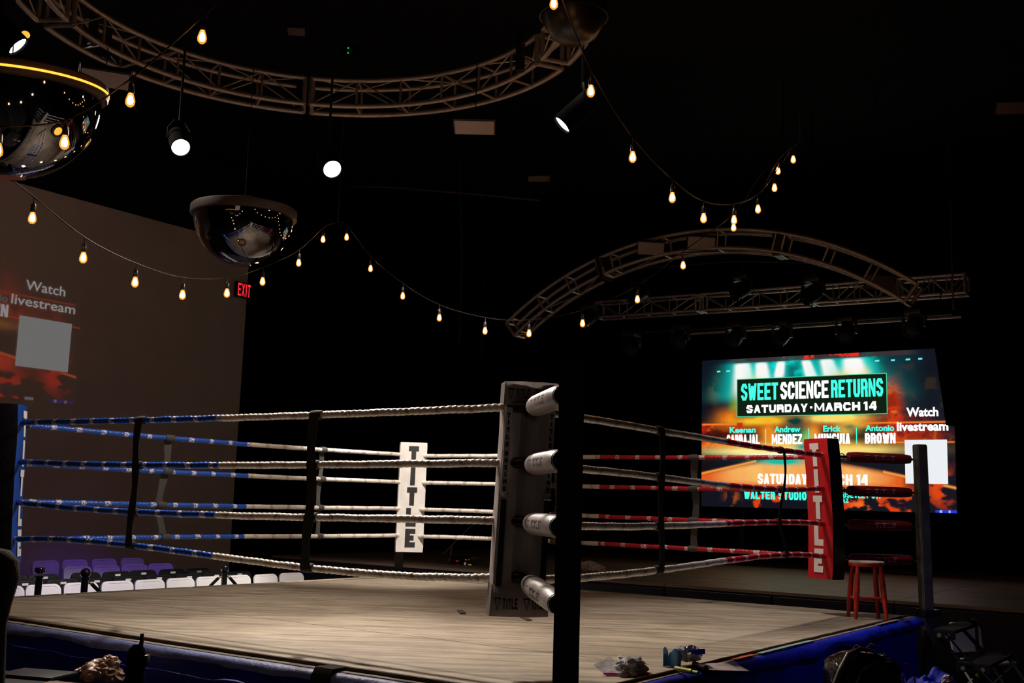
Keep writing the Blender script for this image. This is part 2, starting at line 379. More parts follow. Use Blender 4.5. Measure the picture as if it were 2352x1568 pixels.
def paint():
    u = np.linspace(0, 1, GW)[None, :]*np.ones((GH, 1)); t = np.linspace(0, 1, GH)[:, None]*np.ones((1, GW))
    n1 = fnoise(6, 4, 1); n2 = fnoise(12, 9, 2); n3 = fnoise(16, 5, 5); n4 = fnoise(30, 14, 8); rid = 1-np.abs(2*fnoise(9, 7, 11)-1)*2.2
    def sm(x, a, b_): y = np.clip((x-a)/(b_-a), 0, 1); return y*y*(3-2*y)
    def g(cu, ct, su_, st_): return np.exp(-((u-cu)/su_)**2-((t-ct)/st_)**2)
    def win(x, a, b_, e): return sm(x, a-e, a+e)*(1-sm(x, b_-e, b_+e))
    I = np.zeros((GH, GW, 3)); I[:] = s2l((12, 20, 32))
    I = I*(.5+1.0*n1[..., None])
    def mix(col, mask): nonlocal I; mask = np.clip(mask, 0, 1)[..., None]; I = I*(1-mask)+s2l(col)*mask
    mix((4, 52, 62), win(u, .10, .86, .06)*(1-sm(t, .30, .42))*(.5+.7*n2)); mix((60, 45, 30), sm(n2, .60, .72)*win(u, .78, 1.0, .03)*(1-sm(t, .35, .45))*.5)
    mix((0, 120, 118), win(u, .15, .73, .05)*(1-sm(t, .20, .32))*sm(n2, .35, .62)); mix((0, 210, 195), win(u, .17, .70, .05)*(1-sm(t, .15, .24))*sm(n2+.12*n4, .52, .70)*.95)
    mix((70, 60, 30), g(.055, .22, .025, .09)*sm(n4, .4, .6)*.8)
    for cu, wd, ln, sl in ((.180, .022, .24, .07), (.262, .016, .22, .06), (.343, .011, .11, -.10), (.450, .012, .15, .20), (.532, .017, .20, .20), (.633, .024, .24, .10)):
        c = cu+(t-.05)*sl; ww = wd*1.25*(1+t*3.6)
        mix((20, 225, 212), np.exp(-((u-c)/(ww*1.9))**2)*(1-sm(t, ln, ln+.08))*sm(t, .01, .05)*.9); mix((255, 255, 252), np.exp(-(np.abs(u-c)/ww)**4.0)*(1-sm(t, ln*.85, ln+.08))*sm(t, .025, .05)*1.4)
    mix((255, 214, 120), (g(.235, .17, .03, .04)+g(.59, .16, .045, .045)+g(.68, .16, .02, .05))*(.4+n4))
    mix((90, 150, 50), g(.140-.0, .35, .018, .10)*.9); mix((190, 170, 60), g(.15, .33, .008, .1)*.5); mix((5, 55, 55), g(.80, .30, .05, .12)*.6)
    # fire on both sides behind the names
    dark = sm(n2+.35*n4, .62, .76)
    L1 = win(t, .36+.10*(1-u/.15), .60, .04)*(1-sm(u, .13, .20)); mix((200, 38, 14), L1*(.35+.8*sm(n1+n4*.4, .55, .8))); mix((250, 105, 22), L1*sm(rid+n4*.4, .80, 1.1)); mix((30, 16, 16), L1*dark*.75)
    mix((245, 130, 25), g(.12, .40, .05, .05)*(.4+n4))
    R1 = np.clip(g(.775, .38, .030, .13)*1.5+g(.80, .47, .07, .05)*1.3+g(.86, .54, .08, .035)*1.1, 0, 1); mix((212, 52, 14), R1*(.3+sm(n4+n2*.5, .55, .85))); mix((255, 128, 30), R1*sm(rid, .72, 1.0)*.95); mix((35, 22, 20), R1*dark*.55)
    mix((170, 60, 16), win(t, .395, .50, .03)*win(u, .14, .72, .03)*.85)
    mix((255, 196, 44), g(.27, .425, .11, .026)*1.6*(.5+n4)); mix((255, 226, 110), g(.56, .415, .10, .026)*1.9*(.4+n4)); mix((255, 200, 60), g(.63, .47, .05, .04)*1.1)
    mix((8, 62, 56), g(.40, .43, .045, .035)*1.3*(.5+n2)); mix((8, 50, 50), win(t, .47, .60, .03)*win(u, .36, .44, .02)*.95); mix((18, 24, 26), win(t, .48, .60, .02)*win(u, .50, .75, .03)*(.55+.4*n2))
    mix((240, 140, 34), g(.29, .52, .035, .07)*1.3*(.5+n4)); mix((240, 150, 44), g(.475, .52, .025, .06)*1.2); mix((255, 190, 70), g(.60, .49, .03, .035))
    mix((40, 12, 10), win(t, .50, .66, .02)*(1-sm(u, .08, .20))*dark*.8)
    for t0, ua, ub, w_ in ((.444, 0, .17, .006), (.452, .66, .98, .005), (.575, .72, 1, .004), (.66, .80, 1., .0)):
        if w_: mix((255, 128, 48), np.exp(-((t-t0)/w_)**2)*win(u, ua, ub, .01)*1.1)
    mix((200, 50, 18), (np.abs(u-.168) < .013)*win(t, .435, .635, .004))
    mix((10, 95, 80), win(t, .46, .64, .02)*np.clip(g(.385, .55, .05, .1)+g(.62, .45, .04, .05), 0, 1)*(.5+n4)*.9); mix((120, 230, 120), g(.445, .56, .02, .06)*.8)
    # ring floor of the poster with its glow line
    fl = sm(t-(.655+np.abs(u-.40)*.30), -.015, .03)*(1-sm(t, .84, .885))*(1-sm(u, .80, .84)); mix((232, 96, 26), fl); mix((255, 190, 104), fl*win(u, .10, .74, .08)*(.5+.7*n3)*win(t, .70, .84, .03))
    mix((22, 12, 14), (1-sm(u, .0, .16))*(t > .62)*(t < .655+np.abs(u-.40)*.30)*.8)
    for s_, lo in ((-1, .16), (1, .34)): mix((255, 160, 66), np.exp(-((t-(.635+np.abs(u-.40)*.36))/.007)**2)*((u-.40)*s_ > lo)*1.1)
    mix((255, 190, 70), g(.42, .60, .30, .035)*1.3*(.5+n4)); mix((255, 240, 150), g(.38, .63, .28, .026)*1.9); mix((30, 190, 160), g(.345, .695, .085, .022)*1.5); mix((255, 255, 225), g(.38, .652, .16, .012)*1.5); mix((20, 160, 140), g(.43, .60, .035, .03)); mix((255, 226, 120), g(.66, .62, .10, .02))
    mix((16, 18, 30), sm(t, .855, .90)); mk = sm(rid+n4*.4, .78, 1.05)*sm(t, .885, .92); mix((225, 64, 16), mk*win(u, .19, .88, .02)); mix((255, 120, 40), mk*win(u, .62, .72, .03)*sm(t, .93, .96)*.8)
    mk = np.clip(g(.80, .90, .06, .07)+g(.95, .86, .05, .09)*1.2, 0, 1); mix((222, 70, 18), mk*sm(rid, .45, .85)*1.2); mix((190, 90, 30), g(.135, .93, .025, .045)*sm(n4, .4, .6))
    mix((25, 60, 230), (t > .985)*(u > .925)); mix((170, 205, 255), (t > .985)*((np.abs(u-.945) < .004) | (np.abs(u-.975) < .004) | (np.abs(u-.87) < .012)))
    mix((58, 48, 52), (t < .028)*win(u, .13, .86, .03)*.9); mix((255, 46, 24), (t < .024)*sm(n4+.1*n3, .55, .66)*win(u, .20, .66, .01)*.9)
    for cu in (.725, .785, .84, .885, .075, .118): mix((120, 240, 240), ((np.abs(u-cu) < .008) & (np.abs(t-(.06+(cu < .2)*.02)) < .005))*1.0)
    return np.clip(I, 0, 1.0)
IMG = paint(); SUB = 1
def picture_mesh(O, U, Vv, W_, H_, IMG=IMG):
    xs = np.linspace(0, 1, GW); ys = np.linspace(1, 0, GH)
    P = (np.array(O)[None, None]+xs[None, :, None]*np.array(U)*W_+ys[:, None, None]*np.array(Vv)*H_).reshape(-1, 3)
    i = np.arange(GW*GH).reshape(GH, GW); F_ = np.stack([i[1:, :-1], i[1:, 1:], i[:-1, 1:], i[:-1, :-1]], -1).reshape(-1, 4)
    me = bpy.data.meshes.new('picture'); me.from_pydata(P.tolist(), [], F_.tolist())
    at = me.color_attributes.new('pic', 'FLOAT_COLOR', 'POINT')
    at.data.foreach_set('color', np.concatenate([IMG.reshape(-1, 3), np.ones((GW*GH, 1))], 1).astype(np.float32).ravel()); return me
def picmat(name, s, mode=None):
    m = bpy.data.materials.new(name); m.use_nodes = True; nt = m.node_tree; b = nt.nodes['Principled BSDF']
    a = nt.nodes.new('ShaderNodeAttribute'); a.attribute_name = 'pic'
    nt.links.new(a.outputs['Color'], b.inputs['Emission Color']); b.inputs['Emission Strength'].default_value = s
    if mode: b.inputs['Base Color'].default_value = (*mode, 1); b.inputs['Roughness'].default_value = .85
    else: b.inputs['Base Color'].default_value = (.01, .01, .01, 1); b.inputs['Roughness'].default_value = .4
    return m
cyan = s2l((60, 245, 205)); whit = np.array((1., 1., 1.))
def show(parent, O, U, Vv, n, W_, H_, k, base, tone=1.0, sat=1.0, IM=None, full=True):
    "picture with its writing; k scales brightness"
    O = Vector(O); pm = picmat('picture_'+parent.name, k*tone, base)
    link('picture', picture_mesh(O, U, Vv, W_, H_, IMG if IM is None else IM), pm, parent)
    e = n*.006
    pe = [0]
    def em(nm, c, s=1.0):
        c = np.asarray(c); c = c*sat+(1-sat)*c.mean()
        return emat(nm+'_'+parent.name, tuple(c), s*k, True)
    P_ = lambda u, v: O+U*(u*W_)+Vv*(v*H_)+e
    def quad(bm, u0, v0, u1, v1, off=0):
        bm.faces.new([bm.verts.new(P_(u, v)+n*off) for u, v in ((u0, v0), (u1, v0), (u1, v1), (u0, v1))])
    # title box
    bx0, bx1, by0, by1 = .1555, .7615, .603, .8615
    if full:
        bm = bmesh.new(); quad(bm, bx0, by0, bx1, by1); obj('title_box', bm, mat('box_dark_'+parent.name, (.01, .02, .01), .5, emit=(.004, .014, .006), es=k), parent, False)
    if full:
      bm = bmesh.new(); q = .0028; r_ = .0045
      for a in ((bx0, by0, bx0+q, by1), (bx1-q, by0, bx1, by1), (bx0, by0, bx1, by0+r_), (bx0, by1-r_, bx1, by1)): quad(bm, *a, off=.002)
      obj('box_outline', bm, em('cy', s2l((70, 220, 160))), parent, False)
    def line(txt, u0, u1, v0, v1, m_, a=.3, b=.16, gap=.16, off=.004):
        bm = bmesh.new(); lettering(bm, txt, P_(u0, v0)+n*off, U, Vv, (u1-u0)*W_, (v1-v0)*H_, a, b, gap); o = obj('lettering', bm, m_, parent, False); return o
    def low(nm, u0, u1, v0, size, m_):
        o = fonttext(nm, P_(u0, v0)+n*.004, U, Vv, n, size*H_, 1.0, .030 if full else .004, 'lettering', m_, parent)
        xs = [v.co.dot(U) for v in o.data.vertices]; c0 = P_(u0, 0).dot(U); sx = (u1-u0)*W_/(max(xs)-min(xs)); lo_ = min(xs)
        for v in o.data.vertices: v.co += U*((v.co.dot(U)-lo_)*sx+c0-v.co.dot(U))
    T1 = em('cyan_text', cyan, 1.5 if full else .6); T2 = em('white_text', whit if full else np.array((1, .88, .84)), 1.7 if full else 1.15)
    tag(line('SWEET', .175, .332, .714, .828, T1, .38, .17, .12), 'condensed cyan headline word')
    line('SCIENCE', .342, .537, .715, .829, T2, .38, .17, .12)
    tag(line('RETURNS', .547, .747, .715, .830, T1, .38, .17, .12), 'condensed cyan headline word')
    line('SATURDAY', .197, .453, .628, .681, T2, .29, .28, .14)
    line('*', .460, .474, .628, .682, T2, .5, .28); line('MARCH', .481, .659, .629, .683, T2, .29, .28, .14); line('14', .671, .721, .629, .684, T2, .32, .28, .2)
    low('Keenan', .125, .237, .498, .053, T1); low('Andrew', .315, .423, .498, .053, T1); low('Erick', .514, .584, .498, .053, T1); low('Antonio', .677, .785, .498, .053, T1)
    for nm, u0, u1 in (('CARBAJAL', .112, .254), ('MENDEZ', .305, .429), ('MUNGUIA', .479, .619), ('BROWN', .675, .789)):
        line(nm, u0, u1, .419, .484, T2, .42, .20, .13)
    bm = bmesh.new()
    for uu in (.2785, .4555, .643): quad(bm, uu-.0015, .416, uu+.0015, .519)
    obj('divider', bm, T1, parent, False)['kind'] = 'stuff'
    line('SATURDAY', .245, .449, .157, .224, T2, .38, .20, .14); line('*', .455, .468, .157, .224, T2, .5, .24); line('MARCH', .475, .625, .157, .224, T2, .38, .20, .14); line('14', .639, .682, .159, .225, T2, .4, .22, .2)
    line('WALTER STUDIOS', .187, .466, .056, .110, T1, .40, .22, .16)
    line('W ROOSEVELT ST.', .532, .729, .077, .112, T1, .36, .22, .20); line('PHOENIX, AZ', .497, .608, .046, .073, T1, .36, .22, .20)
    low('Watch', .831, .945, .585, .076, T2); low('livestream', .795, .979, .497, .074, T2)
    bm = bmesh.new(); quad(bm, .822, .172, .973, .440, .003); tag(obj('blank_panel', bm, em('white_panel', (.93, .96, 1) if full else (1, .88, .86), .95 if full else .75), parent, False), 'plain white square panel at the lower right')

SX = 12.0; SY0 = 3.225; SW = 4.61; SZ = .955; SH = 2.775
scr = thing('led_screen', (0, 0, 0), 'large glowing stage screen with orange and teal fight poster', 'screen')
bm = bmesh.new(); box(bm, (SX+.08, SY0-SW/2, SZ+SH/2), (.12, SW+.02, SH+.02)); obj('cabinet', bm, blackp, scr, False)
for yy in (-1, 1):
    bm = bmesh.new(); box(bm, (SX+.3, SY0-SW/2+yy*1.6, (SZ-.08)/2), (.1, .1, SZ+.08), bev=.01); box(bm, (SX+.3, SY0-SW/2+yy*1.6, -.06), (.6, .3, .04)); obj('support_leg', bm, blackmetal, scr)
show(scr, (SX, SY0, SZ), V(0, -1, 0), V(0, 0, 1), V(-1, 0, 0), SW, SH, .95, None)
# black masking drape that cuts the screen's upper right corner
bm = bmesh.new()
a = bp(2147, 796, 0, SX-.25); b_ = bp(2171, 960, 0, SX-.25); c_ = bp(2173, 976, 0, SX-.25); d_ = bp(2189, 979, 0, SX-.25)
zt = CEIL
poly = [V(SX-.25, a.y+.04, zt), a, b_, c_, d_, V(SX-.25, d_.y-.35, d_.z-.03), V(SX-.25, d_.y-.8, zt)]
prism(bm, poly, V(-.02, 0, 0)); tag(obj('masking_drape', bm, blackcloth, smooth=False), 'black masking drape hanging over the upper right corner of the stage screen', 'curtain')

# the same picture thrown on the projection wall
qa = bp(37, 839, 1, YW); qb = bp(158, 853, 1, YW); qc = bp(165, 742, 1, YW)
PW = (qb.x-qa.x)/.151; PH = (qc.z-qb.z)/.268; PX = qa.x-.822*PW; PZ = qa.z-.172*PH
WIMG = IMG**1.35*np.array([1.0, .55, .35])*np.clip((np.linspace(0, 1, GH)[:, None, None]-.25)*2.2, .05, 1)
prj = thing('projected_poster', (0, 0, 0), 'faint projected fight poster on the grey wall at left', 'projection')
show(prj, (PX, YW+.035, PZ), V(1, 0, 0), V(0, 0, 1), V(0, -1, 0), PW, PH, .20, (.66, .58, .56), tone=1.1, sat=.35, IM=WIMG, full=False)
# shift onto the wall face (wall face at YW+.05)

# exit sign
t = thing('exit_sign', tuple(bp(561, 667, 1, YW-.06)), 'small illuminated red exit sign at the right edge of the grey wall', 'sign')
bm = bmesh.new(); box(bm, (0, .03, 0), (.40, .05, .30), bev=.01); obj('housing', bm, blackp, t)
bm = bmesh.new(); lettering(bm, 'EXIT', (-.155, -.004, -.115), V(1, 0, 0), V(0, 0, 1), .31, .24, .26, .15, .22); obj('lettering', bm, emat('exit_red', (1, .03, .05), 1.0), t, False)
bm = bmesh.new(); box(bm, (0, .085, 0), (.1, .06, .1)); obj('bracket', bm, blackp, t)

# ------------------------------------------------------------ ring platform
A = 2.462; PC = 3.043; H0 = .494; DH = .305
canvas = bpy.data.materials.new('worn_tan_canvas'); canvas.use_nodes = True
nt = canvas.node_tree; N = nt.nodes; b = N['Principled BSDF']; b.inputs['Roughness'].default_value = .62; b.inputs['Specular IOR Level'].default_value = .3
tc = N.new('ShaderNodeTexCoord')
def noi(scale, sc, det=6, rot=0):
    m0 = N.new('ShaderNodeMapping'); m0.inputs['Rotation'].default_value = (0, 0, rot); nt.links.new(tc.outputs['Object'], m0.inputs[0]); mp = N.new('ShaderNodeMapping'); mp.inputs['Scale'].default_value = scale; nt.links.new(m0.outputs[0], mp.inputs[0])
    n = N.new('ShaderNodeTexNoise'); n.inputs['Scale'].default_value = sc; n.inputs['Detail'].default_value = det; n.inputs['Distortion'].default_value = .6; nt.links.new(mp.outputs[0], n.inputs['Vector']); return n
n1 = noi((1, 1, 1), 1.3); n2 = noi((.32, 2.6, 1), 4.2, 9, math.radians(57)); n3 = noi((1, 1, 1), 9, 4)
def ramp(src, p0, c0, p1, c1):
    r = N.new('ShaderNodeValToRGB'); r.color_ramp.elements[0].position = p0; r.color_ramp.elements[0].color = (*c0, 1); r.color_ramp.elements[1].position = p1; r.color_ramp.elements[1].color = (*c1, 1); nt.links.new(src, r.inputs[0]); return r
r1 = ramp(n1.outputs[0], .3, (.37, .315, .25), .7, (.52, .45, .365)); r2 = ramp(n2.outputs[0], .30, (.52, .51, .48), .62, (1.09, 1.06, 1.02)); r3 = ramp(n3.outputs[0], .3, (.88, .88, .88), .6, (1, 1, 1))
mx = N.new('ShaderNodeMix'); mx.data_type = 'RGBA'; mx.blend_type = 'MULTIPLY'; mx.inputs[0].default_value = 1; nt.links.new(r1.outputs[0], mx.inputs[6]); nt.links.new(r2.outputs[0], mx.inputs[7])
mx2 = N.new('ShaderNodeMix'); mx2.data_type = 'RGBA'; mx2.blend_type = 'MULTIPLY'; mx2.inputs[0].default_value = 1; nt.links.new(mx.outputs[2], mx2.inputs[6]); nt.links.new(r3.outputs[0], mx2.inputs[7]); nt.links.new(mx2.outputs[2], b.inputs['Base Color'])
bp_ = N.new('ShaderNodeBump'); bp_.inputs['Strength'].default_value = .55; bp_.inputs['Distance'].default_value = .012; nt.links.new(n2.outputs[0], bp_.inputs['Height']); nt.links.new(bp_.outputs[0], b.inputs['Normal'])

ring = thing('boxing_ring_platform', (0, 0, FZ), 'raised square boxing ring platform with tan canvas and blue skirt', 'boxing ring')
def canvas_panel(x0, x1):
    bm = bmesh.new(); nx = max(2, int((x1-x0)/.10)); ny = 60; g = []
    for i in range(nx+1):
        row = []
        for j in range(ny+1):
            x = x0+(x1-x0)*i/nx; y = -PC+2*PC*j/ny
            z = .004*noise.noise(V(x*1.3, y*2.2, 0))-.002*(i in (0, nx))
            if i in (0, nx) or j in (0, ny): z = min(z, -.001)
            row.append(bm.verts.new((x, y, -FZ+z)))
        g.append(row)
    for i in range(nx):
        for j in range(ny): bm.faces.new((g[i][j], g[i+1][j], g[i+1][j+1], g[i][j+1]))
    obj('canvas_panel', bm, canvas, ring)
xs = [-PC, -1.555, -.15, 1.35, PC]
for a, b_ in zip(xs, xs[1:]): canvas_panel(a+.005, b_-.005)
bm = bmesh.new(); box(bm, (0, 0, -FZ-.06), (2*PC-.02, 2*PC-.02, .10)); obj('deck', bm, mat('dark_plywood', (.05, .04, .03), .8, bump=.2), ring, False)
bm = bmesh.new()
for sx in (-1, 0, 1):
    for sy in (-1, 0, 1): box(bm, (sx*(PC-.3), sy*(PC-.3), .42), (.1, .1, .84))
obj('support_frame', bm, blackmetal, ring, False)
def skirt(p0, p1, out, seed, z0, z1, m, name, amp=.03, n=120, sag=0.0):
    bm = bmesh.new(); p0 = Vector(p0); d = Vector(p1)-p0; out = Vector(out); rows = []; K = 7
    for k in range(K+1):
        f = k/K; z = z1+(z0-z1)*f; r = []
        for i in range(n+1):
            q = i/n; o_ = amp*(f**.7)*(noise.noise(V(q*9+seed, f*.8, 2))+.6*noise.noise(V(q*26+seed, f*1.5, 5)))
            zz = z+sag*noise.noise(V(q*5+seed, 3, 1))*f
            r.append(bm.verts.new(p0+d*q+out*(.012+abs(o_)*.6+.01*f)+V(0, 0, zz)))
        rows.append(r)
    for Ar, Br in zip(rows, rows[1:]):
        for i in range(n): bm.faces.new((Ar[i], Ar[i+1], Br[i+1], Br[i]))
    return obj(name, bm, m, ring)
c_ = PC
for p0, p1, o_, sd in (((-c_, -c_, 0), (-c_, c_, 0), (-1, 0, 0), 1), ((-c_, -c_, 0), (c_, -c_, 0), (0, -1, 0), 5), ((c_, -c_, 0), (c_, c_, 0), (1, 0, 0), 9), ((-c_, c_, 0), (c_, c_, 0), (0, 1, 0), 13)):
    skirt(p0, p1, o_, sd, .03, .90, blueskirt, 'skirt', .05)
def edge_strip(x, y0, y1, axis, m, out, drop, name='edge_strip'):
    "rolled vinyl shoulder outside the canvas edge"
    bm = bmesh.new(); n = 90; rows = []; K = 7
    for k in range(K+1):
        a_ = PI/2*k/K; r = []
        for i in range(n+1):
            q = y0+(y1-y0)*i/n; wv = 1+.35*noise.noise(V(q*2.1, k*.15, 0))+.16*noise.noise(V(q*8, k*.4, 4))
            xx = x-.004-out*wv*math.sin(a_); zz = -FZ-.004-drop*wv*(1-math.cos(a_))
            r.append(bm.verts.new((xx, q, zz) if axis == 0 else (q, xx, zz)))
        rows.append(r)
    for Ar, Br in zip(rows, rows[1:]):
        for i in range(n): bm.faces.new((Ar[i], Ar[i+1], Br[i+1], Br[i]))
    return obj(name, bm, m, ring)
edge_strip(-PC, -1.56, PC-.75, 0, palestrip, .055, .05)
edge_strip(-PC, -PC, -1.70, 0, palestrip, .055, .05)
edge_strip(-PC, -PC, PC, 1, blueskirt, .075, .07)
# second gathered fold of the skirt below the strip
bm = bmesh.new(); pts = [(-PC-.105-.01*math.sin(i*1.3), PC-.5-i*.1, -FZ-.125+.02*noise.noise(V(i*.35, 1, 1))) for i in range(44)]
tube(bm, pts, [.003+.030*max(0, noise.noise(V(i*.35, 0, 3))) for i in range(44)], 8); obj('skirt_fold', bm, blueskirt, ring)
# strap over the edge, lacing cord along the near left edge
bm = bmesh.new(); ribbon(bm, [(-PC+.10, -1.63, -FZ+.012), (-PC-.03, -1.63, -FZ+.012), (-PC-.06, -1.63, -FZ-.03), (-PC-.065, -1.63, -FZ-.5)], (0, 1, 0), .13, .006); obj('strap', bm, web, ring)
bm = bmesh.new()
pts = [(-PC+.065+.006*noise.noise(V(i*.2, 0, 0)), -PC+.05+i*(2*PC-.1)/150, -FZ+.009) for i in range(151)]
tube(bm, pts, .012, 8); obj('lacing_cord', bm, browncord, ring)
bm = bmesh.new()
pts = [(-PC+.05+i*(2*PC-.1)/150, -PC+.04+.008*noise.noise(V(i*.2, 5, 0)), -FZ+.007) for i in range(151)]
tube(bm, pts, .009, 8); obj('lacing_cord', bm, browncord, ring)
# loose red and mint paper edge pieces of tape along the near right edge
for x0, x1, m_, lb in ((-1.02, -.72, mat('red_tape', (.75, .12, .06), .5, bump=.1), 'red tape piece'), (-.62, .35, mat('mint_tape', (.42, .62, .55), .5, bump=.1), 'pale mint tape piece'), (1.9, 2.5, mat('pink_tape', (.45, .25, .25), .5, bump=.1), 'dull pink tape piece')):
    bm = bmesh.new(); ribbon(bm, [(x0, -PC-.005, -FZ+.006), ((x0+x1)/2, -PC-.006, -FZ+.008), (x1, -PC-.005, -FZ+.006)], (0, 1, 0), .035, .003); tag(obj('edge_tape', bm, m_, ring), lb)

# ------------------------------------------------------------ ropes
def ropemat(name, col, cring, logo):
    m = bpy.data.materials.new(name); m.use_nodes = True; nt = m.node_tree; N = nt.nodes; b = N['Principled BSDF']; b.inputs['Roughness'].default_value = .24
    at = N.new('ShaderNodeAttribute'); at.attribute_name = 'logo'; ns = N.new('ShaderNodeTexNoise'); tc = N.new('ShaderNodeTexCoord'); nt.links.new(tc.outputs['Object'], ns.inputs['Vector']); ns.inputs['Scale'].default_value = 90
    r = N.new('ShaderNodeMath'); r.operation = 'GREATER_THAN'; r.inputs[1].default_value = .47; nt.links.new(ns.outputs[0], r.inputs[0])
    mu = N.new('ShaderNodeMath'); mu.operation = 'MULTIPLY'; nt.links.new(r.outputs[0], mu.inputs[0]); nt.links.new(at.outputs['Fac'], mu.inputs[1])
    mi = N.new('ShaderNodeMix'); mi.data_type = 'RGBA'; nt.links.new(mu.outputs[0], mi.inputs[0]); mi.inputs[6].default_value = (*col, 1); mi.inputs[7].default_value = (*logo, 1); nt.links.new(mi.outputs[2], b.inputs['Base Color'])
    n4 = N.new('ShaderNodeTexNoise'); n4.inputs['Scale'].default_value = 60; nt.links.new(tc.outputs['Object'], n4.inputs['Vector']); bu = N.new('ShaderNodeBump'); bu.inputs['Strength'].default_value = .4; bu.inputs['Distance'].default_value = .01; nt.links.new(n4.outputs[0], bu.inputs['Height']); nt.links.new(bu.outputs[0], b.inputs['Normal'])
    return m
rm = {'white': ropemat('white_rope_vinyl', (.74, .70, .63), 0, (.46, .34, .30)), 'blue': ropemat('blue_rope_vinyl', (.02, .10, .55), 0, (.8, .8, .85)), 'red': ropemat('red_rope_vinyl', (.50, .015, .03), 0, (.75, .70, .70))}
ROPES = {
 'near left': (0, -A, [(1140, [935, 1062, 1195, 1325]), (640, [956, 1068, 1186, 1296]), (65, [969, 1061, 1156, 1237])], -1, 1, 'blue', 'near corner'),
 'far left': (1, A, [(383, [1005, 1083, 1159, 1233]), (560, [1020, 1092, 1163, 1232]), (900, [1041.7, 1105.7, 1166.6, 1229])], -1, 1, 'blue', 'far corner'),
 'far right': (0, A, [(1100, [1046.8, 1110.5, 1173.6, 1235.4]), (1480, [1049.7, 1120, 1190, 1254]), (1800, [1050, 1124, 1200, 1271.7])], -1, 1, 'red', 'far corner'),
 'near right': (1, -A, [(1345, [960.7, 1077, 1207.7, 1325.6]), (1480, [983, 1092, 1208.5, 1313]), (1900, [1045, 1118, 1203.5, 1278])], -1, 1, 'red', 'near corner')}
LV = ['top', 'second', 'third', 'bottom']
ROPEZ = {}
for side, (ax, val, samples, _, _, colr, _) in ROPES.items():
    for lv in range(4):
        P = [bp(x, ys[lv], ax, val) for x, ys in samples]; oa = 1-ax
        t_ = np.array([p[oa] for p in P]); z_ = np.array([p.z for p in P])
        nom = H0+DH*(3-lv)
        # corners tend to the nominal height; smooth quadratic through the measured points
        t_ = np.append(t_, [-A, A]); z_ = np.append(z_, [nom, nom]); wts = np.array([1, 1, 1, .35, .35])
        co = np.polyfit(t_, z_, 3, w=wts)
        ROPEZ[(side, lv)] = co
        white_at = {'near left': -1, 'near right': -1, 'far left': 1, 'far right': 1}[side]     # which end is the white corner
        e0, e1 = -A+.03, A-.03; mid = 0.0 if side != 'near right' else .17
        if side == 'far right': mid = -.08
        root = thing('ring_rope', (0, 0, 0), f'{LV[lv]} rope on the {side} side of the ring, half white, half {colr}', 'rope', 'padded ring ropes')
        root['label'] = f'{LV[lv]} rope, {side} side of the ring, half white, half {colr}'
        seed = hash((side, lv)) % 97 if False else (list(ROPES).index(side)*4+lv)*3.7
        for (a0, a1) in ((e0, mid), (mid, e1)):
            col = 'white' if ((a0+a1)/2 < mid) == (white_at < 0) else colr
            bm = bmesh.new(); lay = bm.verts.layers.float.new('logo'); n = int((a1-a0)/.0115); pts = []; ss = []
            for i in range(n+1):
                q = a0+(a1-a0)*i/n; z = float(np.polyval(co, q))+.003*noise.noise(V(q*6, seed, 0))
                p = V(0, 0, z); p[ax] = val+.002*noise.noise(V(q*5, seed, 7)); p[oa] = q; pts.append(p); ss.append(q)
            loose = 1.6 if lv == 3 or (side == 'near left' and lv == 0) else 1.0
            pitch = .046 if side.startswith('near') else .04
            r0 = .0235 if side.startswith('near') else .0225
            def rf(i, a): 
                ph = (a - 2*PI*ss[i]/pitch)/2; bl = noise.noise(V(ss[i]*9, seed, 1))
                return 1-.16*loose*(1-abs(math.sin(ph)))**2.2+.06*loose*bl
            rings = tube(bm, pts, r0, 12, rf=rf)
            for i, rg in enumerate(rings):
                d = (ss[i]*1.0+seed*.05) % .235; inl = 1.0 if d < .050 else 0.0
                for k, v in enumerate(rg): v[lay] = inl
            for ex, sg in ((a0, 1), (a1, -1)):
                if abs(abs(ex)-(A-.03)) < .02:
                    z = float(np.polyval(co, ex)); q0 = V(0, 0, z); q0[ax] = val; q0[oa] = ex-sg*.03; q1 = q0.copy(); q1[oa] = ex+sg*.085; b2 = bmesh.new(); tube(b2, [q0, q0.lerp(q1, .5), q1], [.030, .033, .030], 14); obj('end_sleeve', b2, blackp, root)
            o = obj('rope_sleeve', bm, rm[col], root); o['label'] = f'{col} spiral-wrapped half of the rope'
